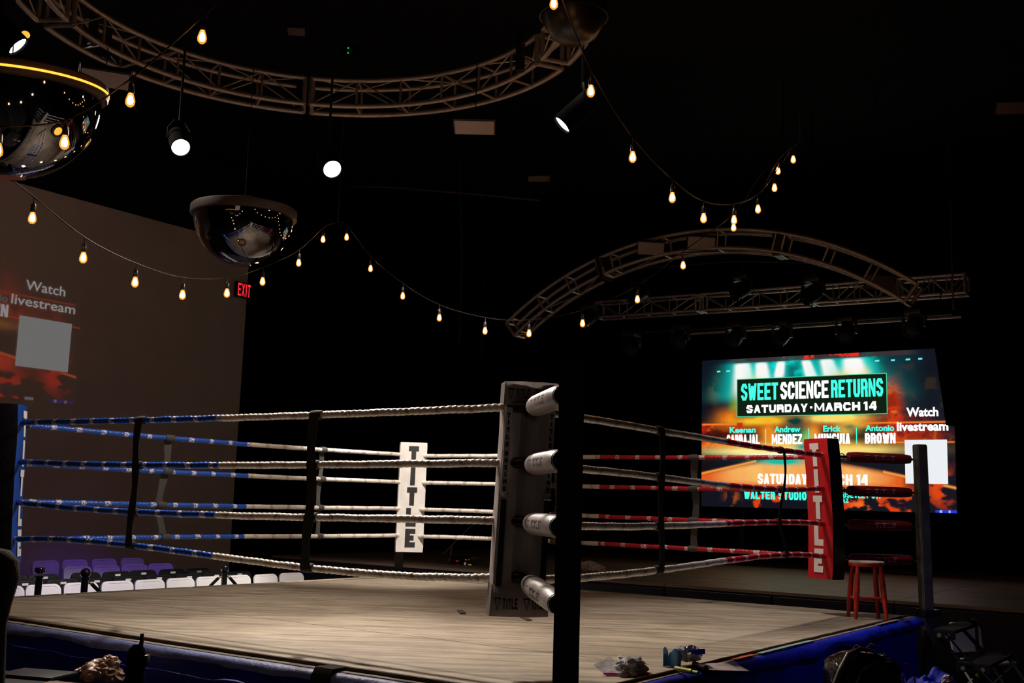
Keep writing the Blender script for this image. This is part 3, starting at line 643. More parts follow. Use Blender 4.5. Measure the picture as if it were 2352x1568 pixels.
# (each rope also carries a black end sleeve at its corners)
# webbing spacers that tie the four ropes
def spacer(side, q, label, wd=.055, m=web, bow=0.0, side2=None):
    ax, val = ROPES[side][0], ROPES[side][1]; oa = 1-ax
    root = thing('rope_spacer', (0, 0, 0), label, 'strap', 'webbing spacers between the ropes')
    zs = [float(np.polyval(ROPEZ[(side, l)], q)) for l in range(4)]
    pts = []; n = 40
    out = -1 if val < 0 else 1
    for i in range(n+1):
        f = i/n; z = zs[0]+.005+(zs[3]-zs[0]-.01)*f
        sh = (bow*math.sin(f*PI*2.2+.4)*(.5+f) if bow else .012*math.sin(f*9))
        p = V(0, 0, z); p[ax] = val+out*.029; p[oa] = q+sh; pts.append(p)
    sd = V(0, 0, 0); sd[oa] = 1
    bm = bmesh.new(); ribbon(bm, pts, sd, [wd*(1+.12*math.sin(i*.5)) for i in range(n+1)], .004); obj('webbing', bm, m, root)
    for l in range(4):
        f = (zs[l]-zs[0])/(zs[3]-zs[0]); sh = (bow*math.sin(f*PI*2.2+.4)*(.5+f) if bow else .012*math.sin(f*9))
        c = V(0, 0, zs[l]); c[ax] = val; c[oa] = q+sh
        bm = bmesh.new(); rr = .029
        pts2 = []; 
        a = c.copy(); b2 = c.copy(); a[oa] -= wd*.62; b2[oa] += wd*.62
        tube(bm, [a, (a+c)/2, c, (b2+c)/2, b2], [rr*.97, rr*1.04, rr*1.05, rr*1.04, rr*.97], 16); obj('loop', bm, m, root)
spacer('near left', .86, 'wide black strap tying the near left ropes, nearer the blue corner', .07)
spacer('near left', -.874, 'wide black strap tying the near left ropes, nearer the white post corner', .075)
spacer('far left', -.96, 'grey strap tying the far left ropes, nearer the blue corner', .075, greyweb, .03)
spacer('far left', 1.03, 'grey strap tying the far left ropes, nearer the far white pad', .06, greyweb)
spacer('far right', .46, 'grey strap tying the far right ropes, just behind the near black post', .06, greyweb)
spacer('far right', -1.13, 'grey strap tying the far right ropes, nearer the red corner', .075, greyweb)
spacer('near right', -.90, 'black strap tying the near right ropes, right of the near post', .075)
spacer('near right', 1.27, 'crooked black strap tying the near right ropes, beside the red pad', .045, web, .07)

# ------------------------------------------------------------ posts
def post(x, y, rz, label, lean=(0, 0), w_=.1, pc=(.028, .028, .028)):
    t = thing('ring_post', (x, y, FZ), label, 'post', 'corner posts', rz)
    bm = bmesh.new(); H = 1.55-FZ; n = 10
    for k in range(1):
        r = bmesh.ops.create_cube(bm, size=1)['verts']; bmesh.ops.scale(bm, vec=(w_, w_, H), verts=r); bmesh.ops.translate(bm, vec=(0, 0, H/2), verts=r)
        bmesh.ops.bevel(bm, geom=[e for e in bm.edges], offset=.008, segments=2, affect='EDGES')
    for v in bm.verts: v.co.x += lean[0]*max(0, v.co.z+FZ); v.co.y += lean[1]*max(0, v.co.z+FZ)
    obj('post_tube', bm, mat('post_paint_%d' % int(pc[0]*1000), pc, .65, bump=.15, bscale=30, var=.3), t)
    bm = bmesh.new(); box(bm, (0, 0, .01), (.16, .16, .02), bev=.004); obj('base_plate', bm, blackmetal, t, False)
    bm = bmesh.new(); box(bm, (0, 0, -FZ+.03), (.16, .16, .06), bev=.006); obj('collar', bm, blackmetal, t, False)
    for sx in (-1, 1):
        bm = bmesh.new(); cyl(bm, (-.085, sx*.05, -FZ+.05), (-.11, sx*.05, -FZ+.05), .012, 8); obj('bolt', bm, chrome, t)
    for k in range(4):
        z = -FZ+H0+DH*k; bm = bmesh.new()
        tube(bm, [V(.05+.022*math.cos(a)+.02, 0, z+.022*math.sin(a)) for a in np.linspace(0, 2*PI, 13)[:-1]], .005, 6, closed=True); obj('eye_bolt', bm, chrome, t)
    return t
Q = 3.17
post(-3.238, -3.222, math.radians(31.5), 'black steel ring post nearest the camera, standing in front of the white corner', (.0, 0), .113, (.006, .006, .006))  # paint darkened below the other posts, standing in for shade
post(3.165, -3.13, math.radians(135), 'dark steel ring post behind the red corner, right of the stool', (.03, 0), .1, (.10, .10, .09))  # paler paint stands in for light falling on this post
post(Q, Q, math.radians(225), 'dark steel ring post behind the far white corner pad')
post(-Q, Q, math.radians(-45), 'dark steel ring post left of the blue corner pad')

# ------------------------------------------------------------ corner pads
def corner_pad(cx, cy, ang, mi, mo, ink, label, lean=0.0, leanf=0.0, bow=0.0, back=False, side_m=None, wd=.31):
    "ang = direction of the face towards the ring centre"
    t = thing('corner_pad', (cx, cy, 0), label, 'corner pad', 'corner pads')
    f = V(math.cos(ang), math.sin(ang), 0); s = V(-f.y, f.x, 0); up = V(0, 0, 1)     # s: to the left of the face seen from outside
    z0, z1 = .318, 1.56
    def W(x, y, z):
        k = (z-z0)/(z1-z0)-.5
        return s*(x+lean*k+bow*(1-4*k*k)) + f*(y+.02*math.sin(k*3)+leanf*k) + up*z
    prof = [(-wd/2, .065), (-wd*.3, .078), (0, .082), (wd*.3, .078), (wd/2, .065), (wd/2+.006, .01), (wd/2, -.075), (wd*.40, -.098), (wd*.18, -.10), (.012, -.07), (-.012, -.07), (-wd*.18, -.10), (-wd*.40, -.098), (-wd/2, -.075), (-wd/2-.006, .01)]
    n = 26; bm = bmesh.new(); rings = []
    for i in range(n+1):
        z = z0+(z1-z0)*i/n; pin = 0 if i not in (0, n) else .006
        rings.append([bm.verts.new(W(x*(1-pin*3)+.004*noise.noise(V(x*9, z*5, cx)), y*(1-pin*4)+.006*noise.noise(V(z*4, x*6, cy)), z)) for x, y in prof])
    fi = []
    for Ar, Br in zip(rings, rings[1:]):
        for k in range(len(prof)):
            fc = bm.faces.new((Ar[k], Ar[(k+1) % len(prof)], Br[(k+1) % len(prof)], Br[k])); fc.material_index = 0 if k < 4 else 1
    c0 = bm.faces.new(rings[0][::-1]); c1 = bm.faces.new(rings[-1]); c0.material_index = c1.material_index = 0 if not back else 1
    bmesh.ops.recalc_face_normals(bm, faces=bm.faces[:])
    obj('padding', bm, [mi, mo], t)
    # stacked letters on the face
    bm = bmesh.new(); wl = wd*.37
    stacked(bm, 'TITLE', V(0, 0, 0), V(1, 0, 0), V(0, 1, 0), wl, (z1-z0)*.92, .47, .27, .13, warp=lambda q: W(q.x-wl/2, .0865, z0+(z1-z0)*.045+q.y))
    tag(obj('lettering', bm, ink, t, False), 'large stacked block letters')
    if back:
        for q0, q1, zc0, zc1, flare, nm in (((-1), 1, z1-.125, z1+.006, .0, 'top_flap'), ((-1), 1, z0-.012, z0+.15, .030, 'bottom_flap')):
            bm = bmesh.new(); pr = [(-wd/2-.006, .05), (-wd/2-.008, -.085), (-wd*.2, -.118), (0, -.108), (wd*.2, -.118), (wd/2+.008, -.085), (wd/2+.006, .05)]; rr = []
            for i in range(5):
                k = i/4; z = zc1+(zc0-zc1)*k; fl = flare*k
                rr.append([bm.verts.new(W(x*(1+fl*2.2), y-fl*1.2-.006, z)) for x, y in pr])
            for Ar, Br in zip(rr, rr[1:]):
                for k in range(len(pr)-1): bm.faces.new((Ar[k], Ar[k+1], Br[k+1], Br[k]))
            bmesh.ops.solidify(bm, geom=bm.faces[:], thickness=.006); bmesh.ops.recalc_face_normals(bm, faces=bm.faces[:])
            obj(nm, bm, mo, t)
            bm = bmesh.new(); zb = zc0+.035 if flare else zc0+.03
            for sgn in (-1, 1):
                def wp(q, sgn=sgn):
                    x = -(q.x-.055)+(-sgn)*-.0; xx = sgn*wd*.26+x*-1*-1
                    kk = (zc1-(zb+q.y))/(zc1-zc0); fl = flare*kk; yy = -.122+.0 if True else 0
                    xa = abs(xx); yy = -.108-.010*min(1, xa/(wd*.2)) if xa < wd*.2 else -.118+.033*(xa-wd*.2)/(wd*.3)
                    return W(xx*(1+fl*2.2), yy-fl*1.2-.0155, zb+q.y)
                # seen from outside x runs right to left, so text is laid along -s
                lettering(bm, '^', (-.004, .0, 0), V(1, 0, 0), V(0, 1, 0), .034, .062, warp=lambda q, wp=wp: wp(q))
                lettering(bm, 'TITLE', (.038, .004, 0), V(1, 0, 0), V(0, 1, 0), .078, .056, .36, .2, .16, warp=lambda q, wp=wp: wp(V(q.x+.18*q.y*0, q.y, 0)))
            tag(obj('lettering', bm, ink, t, False), 'logo on the %s' % nm.replace('_', ' '))
        for sgn in (-1, 1):
            x = sgn*(wd/2-.022)
            yy = -.100
            bm = bmesh.new(); ribbon(bm, [W(x, yy-.012, z) for z in np.linspace(1.42, .95, 12)], s, .036, .004); tag(obj('strap', bm, whitevinyl, t, False), 'white printed strap')
            for wrd, zz_, hh_ in (('TITLE', 1.205, .185), ('BOXING', .965, .215)):
                bm = bmesh.new(); stacked(bm, wrd, V(0, 0, 0), V(1, 0, 0), V(0, 1, 0), .019, hh_, .42, .3, .55, warp=lambda q, x=x, zz_=zz_: W(x-(q.x-.0095), yy-.0165, zz_+q.y)); tag(obj('strap_lettering', bm, inkblack, t, False), 'small stacked black letters on the strap')
            bm = bmesh.new(); ribbon(bm, [W(x, yy-.014, z) for z in np.linspace(.93, .46, 12)], s, .032, .005); tag(obj('strap', bm, web, t, False), 'dark lower strap')
            bm = bmesh.new(); q_ = [W(x+.022*a, yy-.018, .94+.016*b2) for a, b2 in ((-1, -1), (1, -1), (1, 1), (-1, 1))]; tube(bm, q_, .003, 6, closed=True); obj('buckle', bm, chrome, t)
    return t
corner_pad(-2.365, -2.375, math.radians(45), whitevinyl, dirtyvinyl, inkblack, 'scuffed white corner pad of the near corner, seen from behind', lean=-.052, back=True, wd=.285)
corner_pad(2.43, 2.40, math.radians(225), whitevinyl, dirtyvinyl, inkblack, 'bright white corner pad with black block letters at the far corner', lean=.0)
corner_pad(2.41, -2.425, math.radians(152), redvinyl, mat('black_vinyl', (.01, .01, .01), .4, bump=.2), inkwhite, 'red corner pad with white block letters beside the wooden stool', bow=.03)
corner_pad(-2.455, 2.455, math.radians(-45), bluevinyl, mat('dark_blue_vinyl', (.004, .006, .016), .4, bump=.2), inkwhite, 'blue corner pad with white block letters at the left corner', bow=-.02, leanf=-.10)

# ------------------------------------------------------------ turnbuckle pads
def turnbuckle(a, b_, m, ink, label, r=.052, txt=True, f0=.22, f1=.80):
    t = thing('turnbuckle_pad', tuple(a), label, 'turnbuckle pad', 'turnbuckle pads')
    L = (b_-a).length; d = (b_-a).normalized()
    loc = lambda q: q-a
    bm = bmesh.new(); N_ = 14; p = []; rr = []
    for i in range(N_+1):
        k = i/N_; p.append(d*(L*(f0+(f1-f0)*k))); e = min(k, 1-k); rr.append(r*(.86+.14*min(1, e*9))*(1+.03*noise.noise(V(k*5, a.x, a.z))))
    tube(bm, p, rr, 20); obj('sleeve', bm, m, t)
    bm = bmesh.new(); tube(bm, [d*(L*(f1-.002)), d*(L*(f1+.02))], r*.8, 16); obj('end_cap', bm, blackp, t)
    bm = bmesh.new(); cyl(bm, d*.02, d*(L*f0), .012, 8); cyl(bm, d*(L*(f1+.02)), d*(L-.02), .010, 8); obj('turnbuckle_rod', bm, chrome, t)
    up = V(0, 0, 1); nh = d.cross(up).normalized()
    if nh.dot(CP-a) < 0: nh = -nh
    bm = bmesh.new(); rg = [d*(L*f0*.45)+(d*math.cos(x)+up*math.sin(x))*.028 for x in np.linspace(0, 2*PI, 17)[:-1]]; tube(bm, rg, .005, 6, closed=True); obj('hook_ring', bm, gold, t)
    if txt:
        right = d if d.dot(RT) > 0 else -d
        v2 = up; L1 = L*(f1-f0)*.52
        def wp(q):
            ang = q.y/r; return d*(L*(f0+f1)/2)+right*(q.x)+ (nh*math.cos(ang)+v2*math.sin(ang))*(r*1.035)
        bm = bmesh.new(); lettering(bm, '^', (-L1/2, -.016, 0), V(1, 0, 0), V(0, 1, 0), L1*.15, .036, warp=wp); lettering(bm, 'TITLE', (-L1*.22, -.018, 0), V(1, 0, 0), V(0, 1, 0), L1*.66, .04, .36, .2, .16, warp=wp); obj('lettering', bm, ink, t, False)
darkred = mat('dark_red_vinyl', (.16, .006, .008), .4, bump=.2); greyprint = mat('grey_print', (.32, .30, .32), .5)
for lv in range(4):
    z = H0+DH*(3-lv)
    turnbuckle(V(-2.53, -2.53, z), V(-3.17, -3.16, z+(.0 if lv < 3 else -.05)), mat('clean_white_vinyl', (.36, .31, .31), .38, bump=.15, bscale=30, var=.1), inkblack, f'white cylindrical turnbuckle pad at the near post, {LV[lv]} of four', r=.056, f0=.12, f1=.86)
    turnbuckle(V(2.52, -2.52, z), V(3.11, -3.08, z-.0), darkred if lv != 0 else mat('deep_red_vinyl', (.20, .01, .012), .38, bump=.2), greyprint, f'dark red turnbuckle pad between red corner and right post, {LV[lv]} of four', r=.048, f0=.14, f1=.88)
    turnbuckle(V(2.55, 2.55, z), V(3.10, 3.10, z), dirtyvinyl, inkblack, f'white turnbuckle pad hidden behind the far pad, {LV[lv]} of four', txt=False)
    turnbuckle(V(-2.55, 2.55, z), V(-3.10, 3.10, z), mat('navy_vinyl', (.01, .012, .05), .4), greyprint, f'dark blue turnbuckle pad left of the blue corner, {LV[lv]} of four', txt=False)
# thin safety line beside the red pad
bm = bmesh.new(); pts = [bp(x, y, 0, 2.6) for x, y in ((1921, 1058), (1927, 1100), (1929, 1160), (1926, 1240), (1921, 1330))]; tube(bm, pts, .006, 6)
tag(obj('tie_cord', bm, web), 'thin dark cord hanging behind the red corner pad', 'cord')

# ------------------------------------------------------------ stool
t = thing('wooden_stool', (2.43, -2.80, 0), 'worn red wooden stool with scuffed seat standing on the ring apron', 'stool', rz=math.radians(-57))
bm = bmesh.new(); lathe(bm, [(.0, .462), (.135, .462), (.150, .468), (.152, .484), (.142, .492), (0, .492)], seg=36); obj('seat', bm, seatpaint, t)
bm = bmesh.new(); lathe(bm, [(.130, .445), (.148, .447), (.1525, .462), (.1535, .474), (.130, .474)], seg=36); obj('seat_rim', bm, redpaint, t)
feet = []
for sx in (-1, 1):
    for sy in (-1, 1):
        a = V(sx*.098, sy*.085, .455); b_ = V(sx*.132, sy*.120, .0); bm = bmesh.new()
        tube(bm, [a.lerp(b_, k) for k in (0, .1, .45, .75, 1)], [.017, .019, .025, .021, .015], 12); obj('leg', bm, redpaint, t); feet.append((a, b_))
for i, j, k in ((0, 1, .62), (2, 3, .62), (0, 2, .60), (1, 3, .66)):
    p = feet[i][0].lerp(feet[i][1], k); q = feet[j][0].lerp(feet[j][1], k); bm = bmesh.new(); tube(bm, [p, p.lerp(q, .5), q], [.009, .0125, .009], 10); obj('rung', bm, redpaint, t)

# ------------------------------------------------------------ trusses
def bar(name, a, b_, r, parent, m=alu, seg=8):
    bm = bmesh.new(); cyl(bm, a, b_, r, seg); return obj(name, bm, m, parent)
def curved_truss(root, P, angs, r_ch=.026, r_br=.0085, rung_every=4, full=True):
    "P(angle, i, j) gives chord points, i radial 0/1, j along the other direction 0/1"
    for i in (0, 1):
        for j in (0, 1):
            bm = bmesh.new(); tube(bm, [P(a, i, j) for a in angs], r_ch, 10); obj('chord', bm, alu, root)
    stations = list(range(0, len(angs), rung_every))
    if stations[-1] != len(angs)-1: stations.append(len(angs)-1)
    for n_, k in enumerate(stations):
        a = angs[k]; rr = r_ch*.9 if n_ in (0, len(stations)-1) else r_br*(1.5 if full else 2.2)
        for u, v in (((0, 0), (1, 0)), ((0, 1), (1, 1)), ((0, 0), (0, 1)), ((1, 0), (1, 1))): bar('rung', P(a, *u), P(a, *v), rr, root)
    for n_ in range(len(stations)-1):
        a, b_ = angs[stations[n_]], angs[stations[n_+1]]
        if n_ % 2: a, b_ = b_, a
        bar('brace', P(a, 0, 0), P(b_, 0, 1), r_br, root)
        if full: bar('brace', P(a, 1, 0), P(b_, 1, 1), r_br, root); bar('brace', P(a, 0, 1), P(b_, 1, 1), r_br, root)
TC = V(-.96, .99, 0)
def ringP(a, i, j):
    r = 2.235 if i == 0 else 2.51; return V(TC.x+r*math.cos(a), TC.y+r*math.sin(a), 5.10 if j == 0 else 5.39)
def angof(px, py, z): p = bp(px, py, 2, z); return math.atan2(p.y-TC.y, p.x-TC.x)
a0 = angof(1290, 158, 5.1); a1 = angof(712, 260, 5.1); a2 = angof(100, 60, 5.1)
if a2 < a1: a2 += 2*PI
rt = thing('ring_truss', (0, 0, 0), 'large circular box truss of aluminium tube hanging above the boxing ring', 'truss')
curved_truss(rt, ringP, list(np.linspace(a0, a1-.004, 25)))
curved_truss(rt, ringP, list(np.linspace(a1+.028, a2, 25)))
curved_truss(rt, ringP, list(np.linspace(a2+.05, a2+1.5, 25)))
curved_truss(rt, ringP, list(np.linspace(a0-1.6, a0-.06, 25)))
for j in (0, 1):
    bm = bmesh.new(); prism(bm, [ringP(a1+.008, 1, 0)+V(0, 0, -.02), ringP(a1+.008, 0, 0)+V(0, 0, -.02), ringP(a1+.008, 0, 1)+V(0, 0, .02), ringP(a1+.008, 1, 1)+V(0, 0, .02)], V(.10 if j else 0, -.02, 0)*.6+V(.012, 0, 0)); obj('joint_plate', bm, alu, rt, False)
for ang in (a1+.014, a2+.2, a0-.8):
    p = (ringP(ang, 0, 1)+ringP(ang, 1, 1))/2; bm = bmesh.new(); cyl(bm, p, V(p.x, p.y, CEIL), .012, 6); obj('hanger_cable', bm, blackmetal, rt)
def clamp_block(px, py, z, s_, label=None):
    p = bp(px, py, 2, z); bm = bmesh.new(); box(bm, p, s_, bev=.01); return obj('clamp', bm, blackp, rt, False)
for px, py in ((215, 60), (245, 95), (690, 215), (1195, 122)): clamp_block(px, py, 5.25, (.07, .07, .38))

XA = 7.3
ar = thing('arch_truss', (0, 0, 0), 'curved box truss arch hanging in front of the stage', 'truss')
def archP(a, i, j):
    r = 5.13 if i == 0 else 5.41; return V(XA+.29*j, 1.22+r*math.cos(a), -.40+r*math.sin(a))
def aang(px, py): p = bp(px, py, 0, XA); return math.atan2(p.z+.40, p.y-1.22)
g0 = aang(2072, 700); g1 = aang(1795, 555); g2 = aang(1780, 555); g3 = aang(1382, 605); g4 = aang(1372, 612); g5 = aang(1185, 775)
curved_truss(ar, archP, list(np.linspace(g0, g1-.02, 17)), rung_every=5, r_ch=.030, full=False)
curved_truss(ar, archP, list(np.linspace(g2, g3, 17)), rung_every=5, r_ch=.030, full=False)
curved_truss(ar, archP, list(np.linspace(g4, g5, 17)), rung_every=5, r_ch=.030, full=False)
for g in (g1-.01, (g3+g4)/2, g0+.1, g5-.15):
    p = (archP(g, 1, 0)+archP(g, 1, 1))/2; bm = bmesh.new(); cyl(bm, p, V(p.x, p.y, CEIL), .012, 6); obj('hanger_cable', bm, blackmetal, ar)
for g in (g1-.012, (g3+g4)/2):
    c = (archP(g, 0, 0)+archP(g, 1, 1))/2; bm = bmesh.new(); box(bm, c, (.34, .14, .40), Matrix.Rotation(0, 3, 'X'), .02); obj('joint_hoist', bm, blackp, ar, False)

XS = 10.0
sr = thing('straight_truss', (0, 0, 0), 'long straight box truss over the front of the stage', 'truss')
ya, yb = 4.45, -2.05
def sP(y, i, j): return V(XS+.29*j, y, 4.36-.012*(ya-y)+.285*i-.0*y)
segs = [(ya, 2.42), (2.34, .38), (.32, -1.05), (-1.0, yb)]
for y0, y1 in segs:
    for i in (0, 1):
        for j in (0, 1): bar('chord', sP(y0, i, j), sP(y1, i, j), .026, sr)
    n = 4; ys = np.linspace(y0, y1, n+1)
    for k, y in enumerate(ys):
        rr = .024 if k in (0, n) else .011
        for u, v in (((0, 0), (1, 0)), ((0, 1), (1, 1)), ((0, 0), (0, 1)), ((1, 0), (1, 1))): bar('rung', sP(y, *u), sP(y, *v), rr, sr)
    for k in range(n):
        A_, B_ = (ys[k], ys[k+1]) if k % 2 else (ys[k+1], ys[k]); bar('brace', sP(A_, 0, 0), sP(B_, 1, 0), .010, sr); bar('brace', sP(A_, 0, 1), sP(B_, 1, 1), .010, sr)
bar('lower_pipe', V(XS-.2, 3.9, 3.98), V(XS-.2, -1.9, 3.93), .024, sr, blackmetal); bar('lower_pipe', V(XS+.4, 2.9, 4.0), V(XS+.4, -1.9, 3.98), .024, sr, alu)
for y in (4.2, .35, -1.9):
    bar('hanger_cable', V(XS+.14, y, 4.66), V(XS+.14, y, CEIL), .012, sr, blackmetal)
    bar('pipe_hanger', V(XS-.2, y*.9, 3.96), V(XS, y*.9, 4.36), .01, sr, blackmetal)

# ------------------------------------------------------------ moving head lamps
lensglass = mat('dark_glass_lens', (.02, .025, .03), .05, metal=.0, spec=1, coat=1)
def moving_head(loc, aim, label, s=1.0, top=None):
    t = thing('moving_head_light', tuple(loc), label, 'stage light', 'moving head lights over the stage')
    bm = bmesh.new(); box(bm, (0, 0, .17*s), (.26*s, .26*s, .10*s), bev=.02*s); obj('base', bm, blackp, t)
    bm = bmesh.new(); cyl(bm, (0, 0, .21*s), (0, 0, (top-loc[2]) if top else .33*s), .016*s, 8); obj('clamp', bm, blackmetal, t)
    for sy in (-1, 1):
        bm = bmesh.new(); ribbon(bm, [(0, sy*.06*s, .125*s), (0, sy*.15*s, .10*s), (0, sy*.165*s, .04*s), (0, sy*.155*s, -.06*s)], (1, 0, 0), .09*s, .03*s); obj('yoke_arm', bm, blackp, t)
    d = Vector(aim).normalized(); Mx = aimM(V(0, 0, -.03*s), d, V(0, 1, 0))
    bm = bmesh.new(); lathe(bm, [(.03*s, -.17*s), (.09*s, -.16*s), (.12*s, -.09*s), (.125*s, .04*s), (.115*s, .14*s), (.12*s, .15*s), (.12*s, .175*s), (.098*s, .178*s), (.095*s, .16*s)], Mx, 28); obj('lamp_head', bm, blackp, t)
    bm = bmesh.new(); lathe(bm, [(.0, .17*s), (.05*s, .169*s), (.094*s, .160*s), (.05*s, .155*s), (0, .155*s)], Mx, 24); obj('lens', bm, lensglass, t)
    bm = bmesh.new(); lathe(bm, [(.122*s, .1*s), (.1265*s, .1*s), (.1265*s, .112*s), (.122*s, .112*s)], Mx, 28, cap=False); obj('trim_ring', bm, chrome, t)
    return t
for i, (px, py, dx, lab) in enumerate(((1450, 790, -.3, 'first from the left'), (1562, 775, -.2, 'second from the left'), (1690, 770, .1, 'third from the left'), (1797, 768, .3, 'fourth from the left'), (1944, 758, .0, 'fifth from the left'), (2100, 742, .2, 'at the right end'))):
    p = bp(px, py, 0, XS-.2); moving_head(p, (-.8, dx, -.75), f'black moving head lamp under the straight truss, {lab}', 1.0, 3.97)
for px, py, lab in ((1705, 660, 'left of the two inside its crown'), (1868, 668, 'right of the two inside its crown'), (1468, 672, 'beside a glowing bulb'), (1352, 728, 'at the left end of the straight truss')):
    p = bp(px, py, 0, 9.2); moving_head(p, (-.6, .5, -.5), f'black lamp body behind the arch, {lab}', 1.05, CEIL)
# short pipes that carry those upper lamps
bm = bmesh.new(); tube(bm, [bp(1300, 712, 0, 9.2)+V(0, 0, .3), bp(1470, 655, 0, 9.2)+V(0, 0, .3), bp(1700, 640, 0, 9.2)+V(0, 0, .3), bp(1900, 648, 0, 9.2)+V(0, 0, .3)], .014, 6); tag(obj('lamp_pipe', bm, blackmetal), 'thin black pipe carrying the upper lamps behind the arch', 'pipe')

# flat flood panels
def flood(px, py, ax, val, w_, h_, nrm, label, m=None, roll=0, top=None):
    p = bp(px, py, ax, val); t = thing('flood_panel', tuple(p), label, 'stage light')
    n = Vector(nrm).normalized(); Mx = aimM(V(0, 0, 0), n)
    Mx = Mx @ Matrix.Rotation(roll, 4, 'Z')
    bm = bmesh.new(); box(bm, (0, 0, -.03), (w_, h_, .05), bev=.006); bmesh.ops.transform(bm, matrix=Mx, verts=bm.verts); obj('housing', bm, blackp, t)
    bm = bmesh.new(); box(bm, (0, 0, 0), (w_*.93, h_*.86, .008), bev=.002); bmesh.ops.transform(bm, matrix=Mx, verts=bm.verts); obj('diffuser', bm, m or mat('milky_diffuser', (.42, .36, .33), .5, bump=.05), t)
    bm = bmesh.new(); tube(bm, [Mx @ V(-w_*.52, 0, -.03), Mx @ V(-w_*.52, 0, -.16), Mx @ V(w_*.52, 0, -.16), Mx @ V(w_*.52, 0, -.03)], .009, 6); q_ = Mx @ V(0, 0, -.16); cyl(bm, q_, V(q_.x, q_.y, (top if top else q_.z+.12+p.z)-p.z), .006, 6); obj('yoke', bm, black, t)
    return t
camd = lambda px, py, ax, val: (CP-bp(px, py, ax, val)).normalized()
flood(1495, 571, 0, XA-.12, .42, .24, (-.8, -.4, -.75), 'flat rectangular flood light on the arch truss, left of two', roll=math.radians(176))
flood(1611, 559, 0, XA-.12, .42, .24, (-.8, -.4, -.75), 'flat rectangular flood light on the arch truss, right of two', roll=math.radians(176))
flood(2022, 648, 0, 8.2, .42, .26, (-.8, -.4, -.75), 'dim flat flood light behind the right end of the arch', m=mat('dim_diffuser', (.12, .08, .07), .5), roll=math.radians(176), top=CEIL)
flood(242, 182, 2, 4.75, .45, .26, (-.2, -.3, -1), 'flat flood panel under the ring truss beside the mirrored dome', top=5.08)
flood(1090, 293, 2, 4.6, .42, .24, (-.3, -.2, -1), 'flat flood panel with faint lettering hanging under the ring truss', top=CEIL)
flood(1238, 411, 0, 6.0, .34, .10, (-.8, -.4, -.7), 'small dim twin panel lamp in the dark middle of the ceiling', top=CEIL, m=mat('dim_diffuser', (.12, .08, .07), .5))
flood(2335, 248, 0, 4.0, .40, .14, (-.8, -.4, -.7), 'dim ceiling panel lamp at the upper right edge', top=CEIL, m=mat('dim_diffuser', (.12, .08, .07), .5))
flood(680, 73, 2, 6.6, .22, .12, (-.5, -.4, -.8), 'small pale box high on the ceiling above the truss', top=CEIL, m=mat('dim_diffuser', (.12, .08, .07), .5))
p = bp(802, 126, 2, 7.05); t = thing('status_box', tuple(p), 'small black ceiling box with two green pilot lights', 'electronics')
bm = bmesh.new(); box(bm, (0, 0, .06), (.16, .16, .18), bev=.01); obj('housing', bm, blackp, t)
for dz in (0, .07):
    bm = bmesh.new(); d = -FW*.11; bmesh.ops.create_icosphere(bm, subdivisions=2, radius=.011); bmesh.ops.translate(bm, vec=d+V(0, 0, dz+.0), verts=bm.verts); obj('pilot_light', bm, emat('green_led', (.02, .8, .2), .8), t)
bm = bmesh.new(); tube(bm, [bp(660, 426, 0, 8.6), bp(900, 430, 0, 8.6), bp(1080, 445, 0, 8.6), bp(1240, 460, 0, 8.6)], .02, 8); tag(obj('ceiling_conduit', bm, mat('dull_brown_pipe', (.16, .12, .1), .5, bump=.1)), 'long thin ceiling pipe crossing behind the bright spotlight', 'pipe')
bm = bmesh.new(); tube(bm, [bp(x, y, 0, 6.5) for x, y in ((1050, -40), (1052, 300), (1057, 400), (1061, 600), (1058, 700), (1055, 790))], .010, 6); tag(obj('hanging_cable', bm, mat('dark_cable', (.035, .03, .03), .6)), 'long thin cable hanging straight down in the dark centre', 'cable')

# ------------------------------------------------------------ spotlights
for i, (loc, aim, r, e, lab) in enumerate(SPOTS):
    t = thing('spotlight', tuple(loc), lab, 'spotlight'); d = (aim-loc).normalized(); Mx = aimM(V(0, 0, 0), d)
    L = .42 if i >= 2 else .34
    bm = bmesh.new(); lathe(bm, [(.02, -L), (r*.85, -L+.01), (r*1.05, -L*.8), (r*1.12, -L*.3), (r*1.15, .015), (r*1.02, .016), (r*1.0, -.01)], Mx, 32, cap=False); bmesh.ops.recalc_face_normals(bm, faces=bm.faces[:]); obj('lamp_body', bm, mat('flat_black_lamp_body', (.0018, .0018, .002), .9, bump=.1, spec=.04), t)
    bm = bmesh.new(); lathe(bm, [(.0, -.004), (r, -.006), (r, -.010), (0, -.012)], Mx, 32); obj('lens', bm, emat('spot_lens', (1, .96, .9), 9.0 if i < 2 else 5.0, False), t)
    q = Mx @ V(0, 0, -L*.55); up_ = V(0, 0, 1)
    bm = bmesh.new(); s_ = (Mx.to_3x3() @ V(1, 0, 0)); tp = q+V(0, 0, r*2.2)
    tube(bm, [q+s_*r*1.2, q+s_*r*1.25+V(0, 0, r*1.2), tp+s_*r*.6, tp-s_*r*.6, q-s_*r*1.25+V(0, 0, r*1.2), q-s_*r*1.2], .010, 6); cyl(bm, tp, V(tp.x, tp.y, (CEIL if i == 2 else 5.1)-loc.z), .012, 6); obj('yoke', bm, black, t)
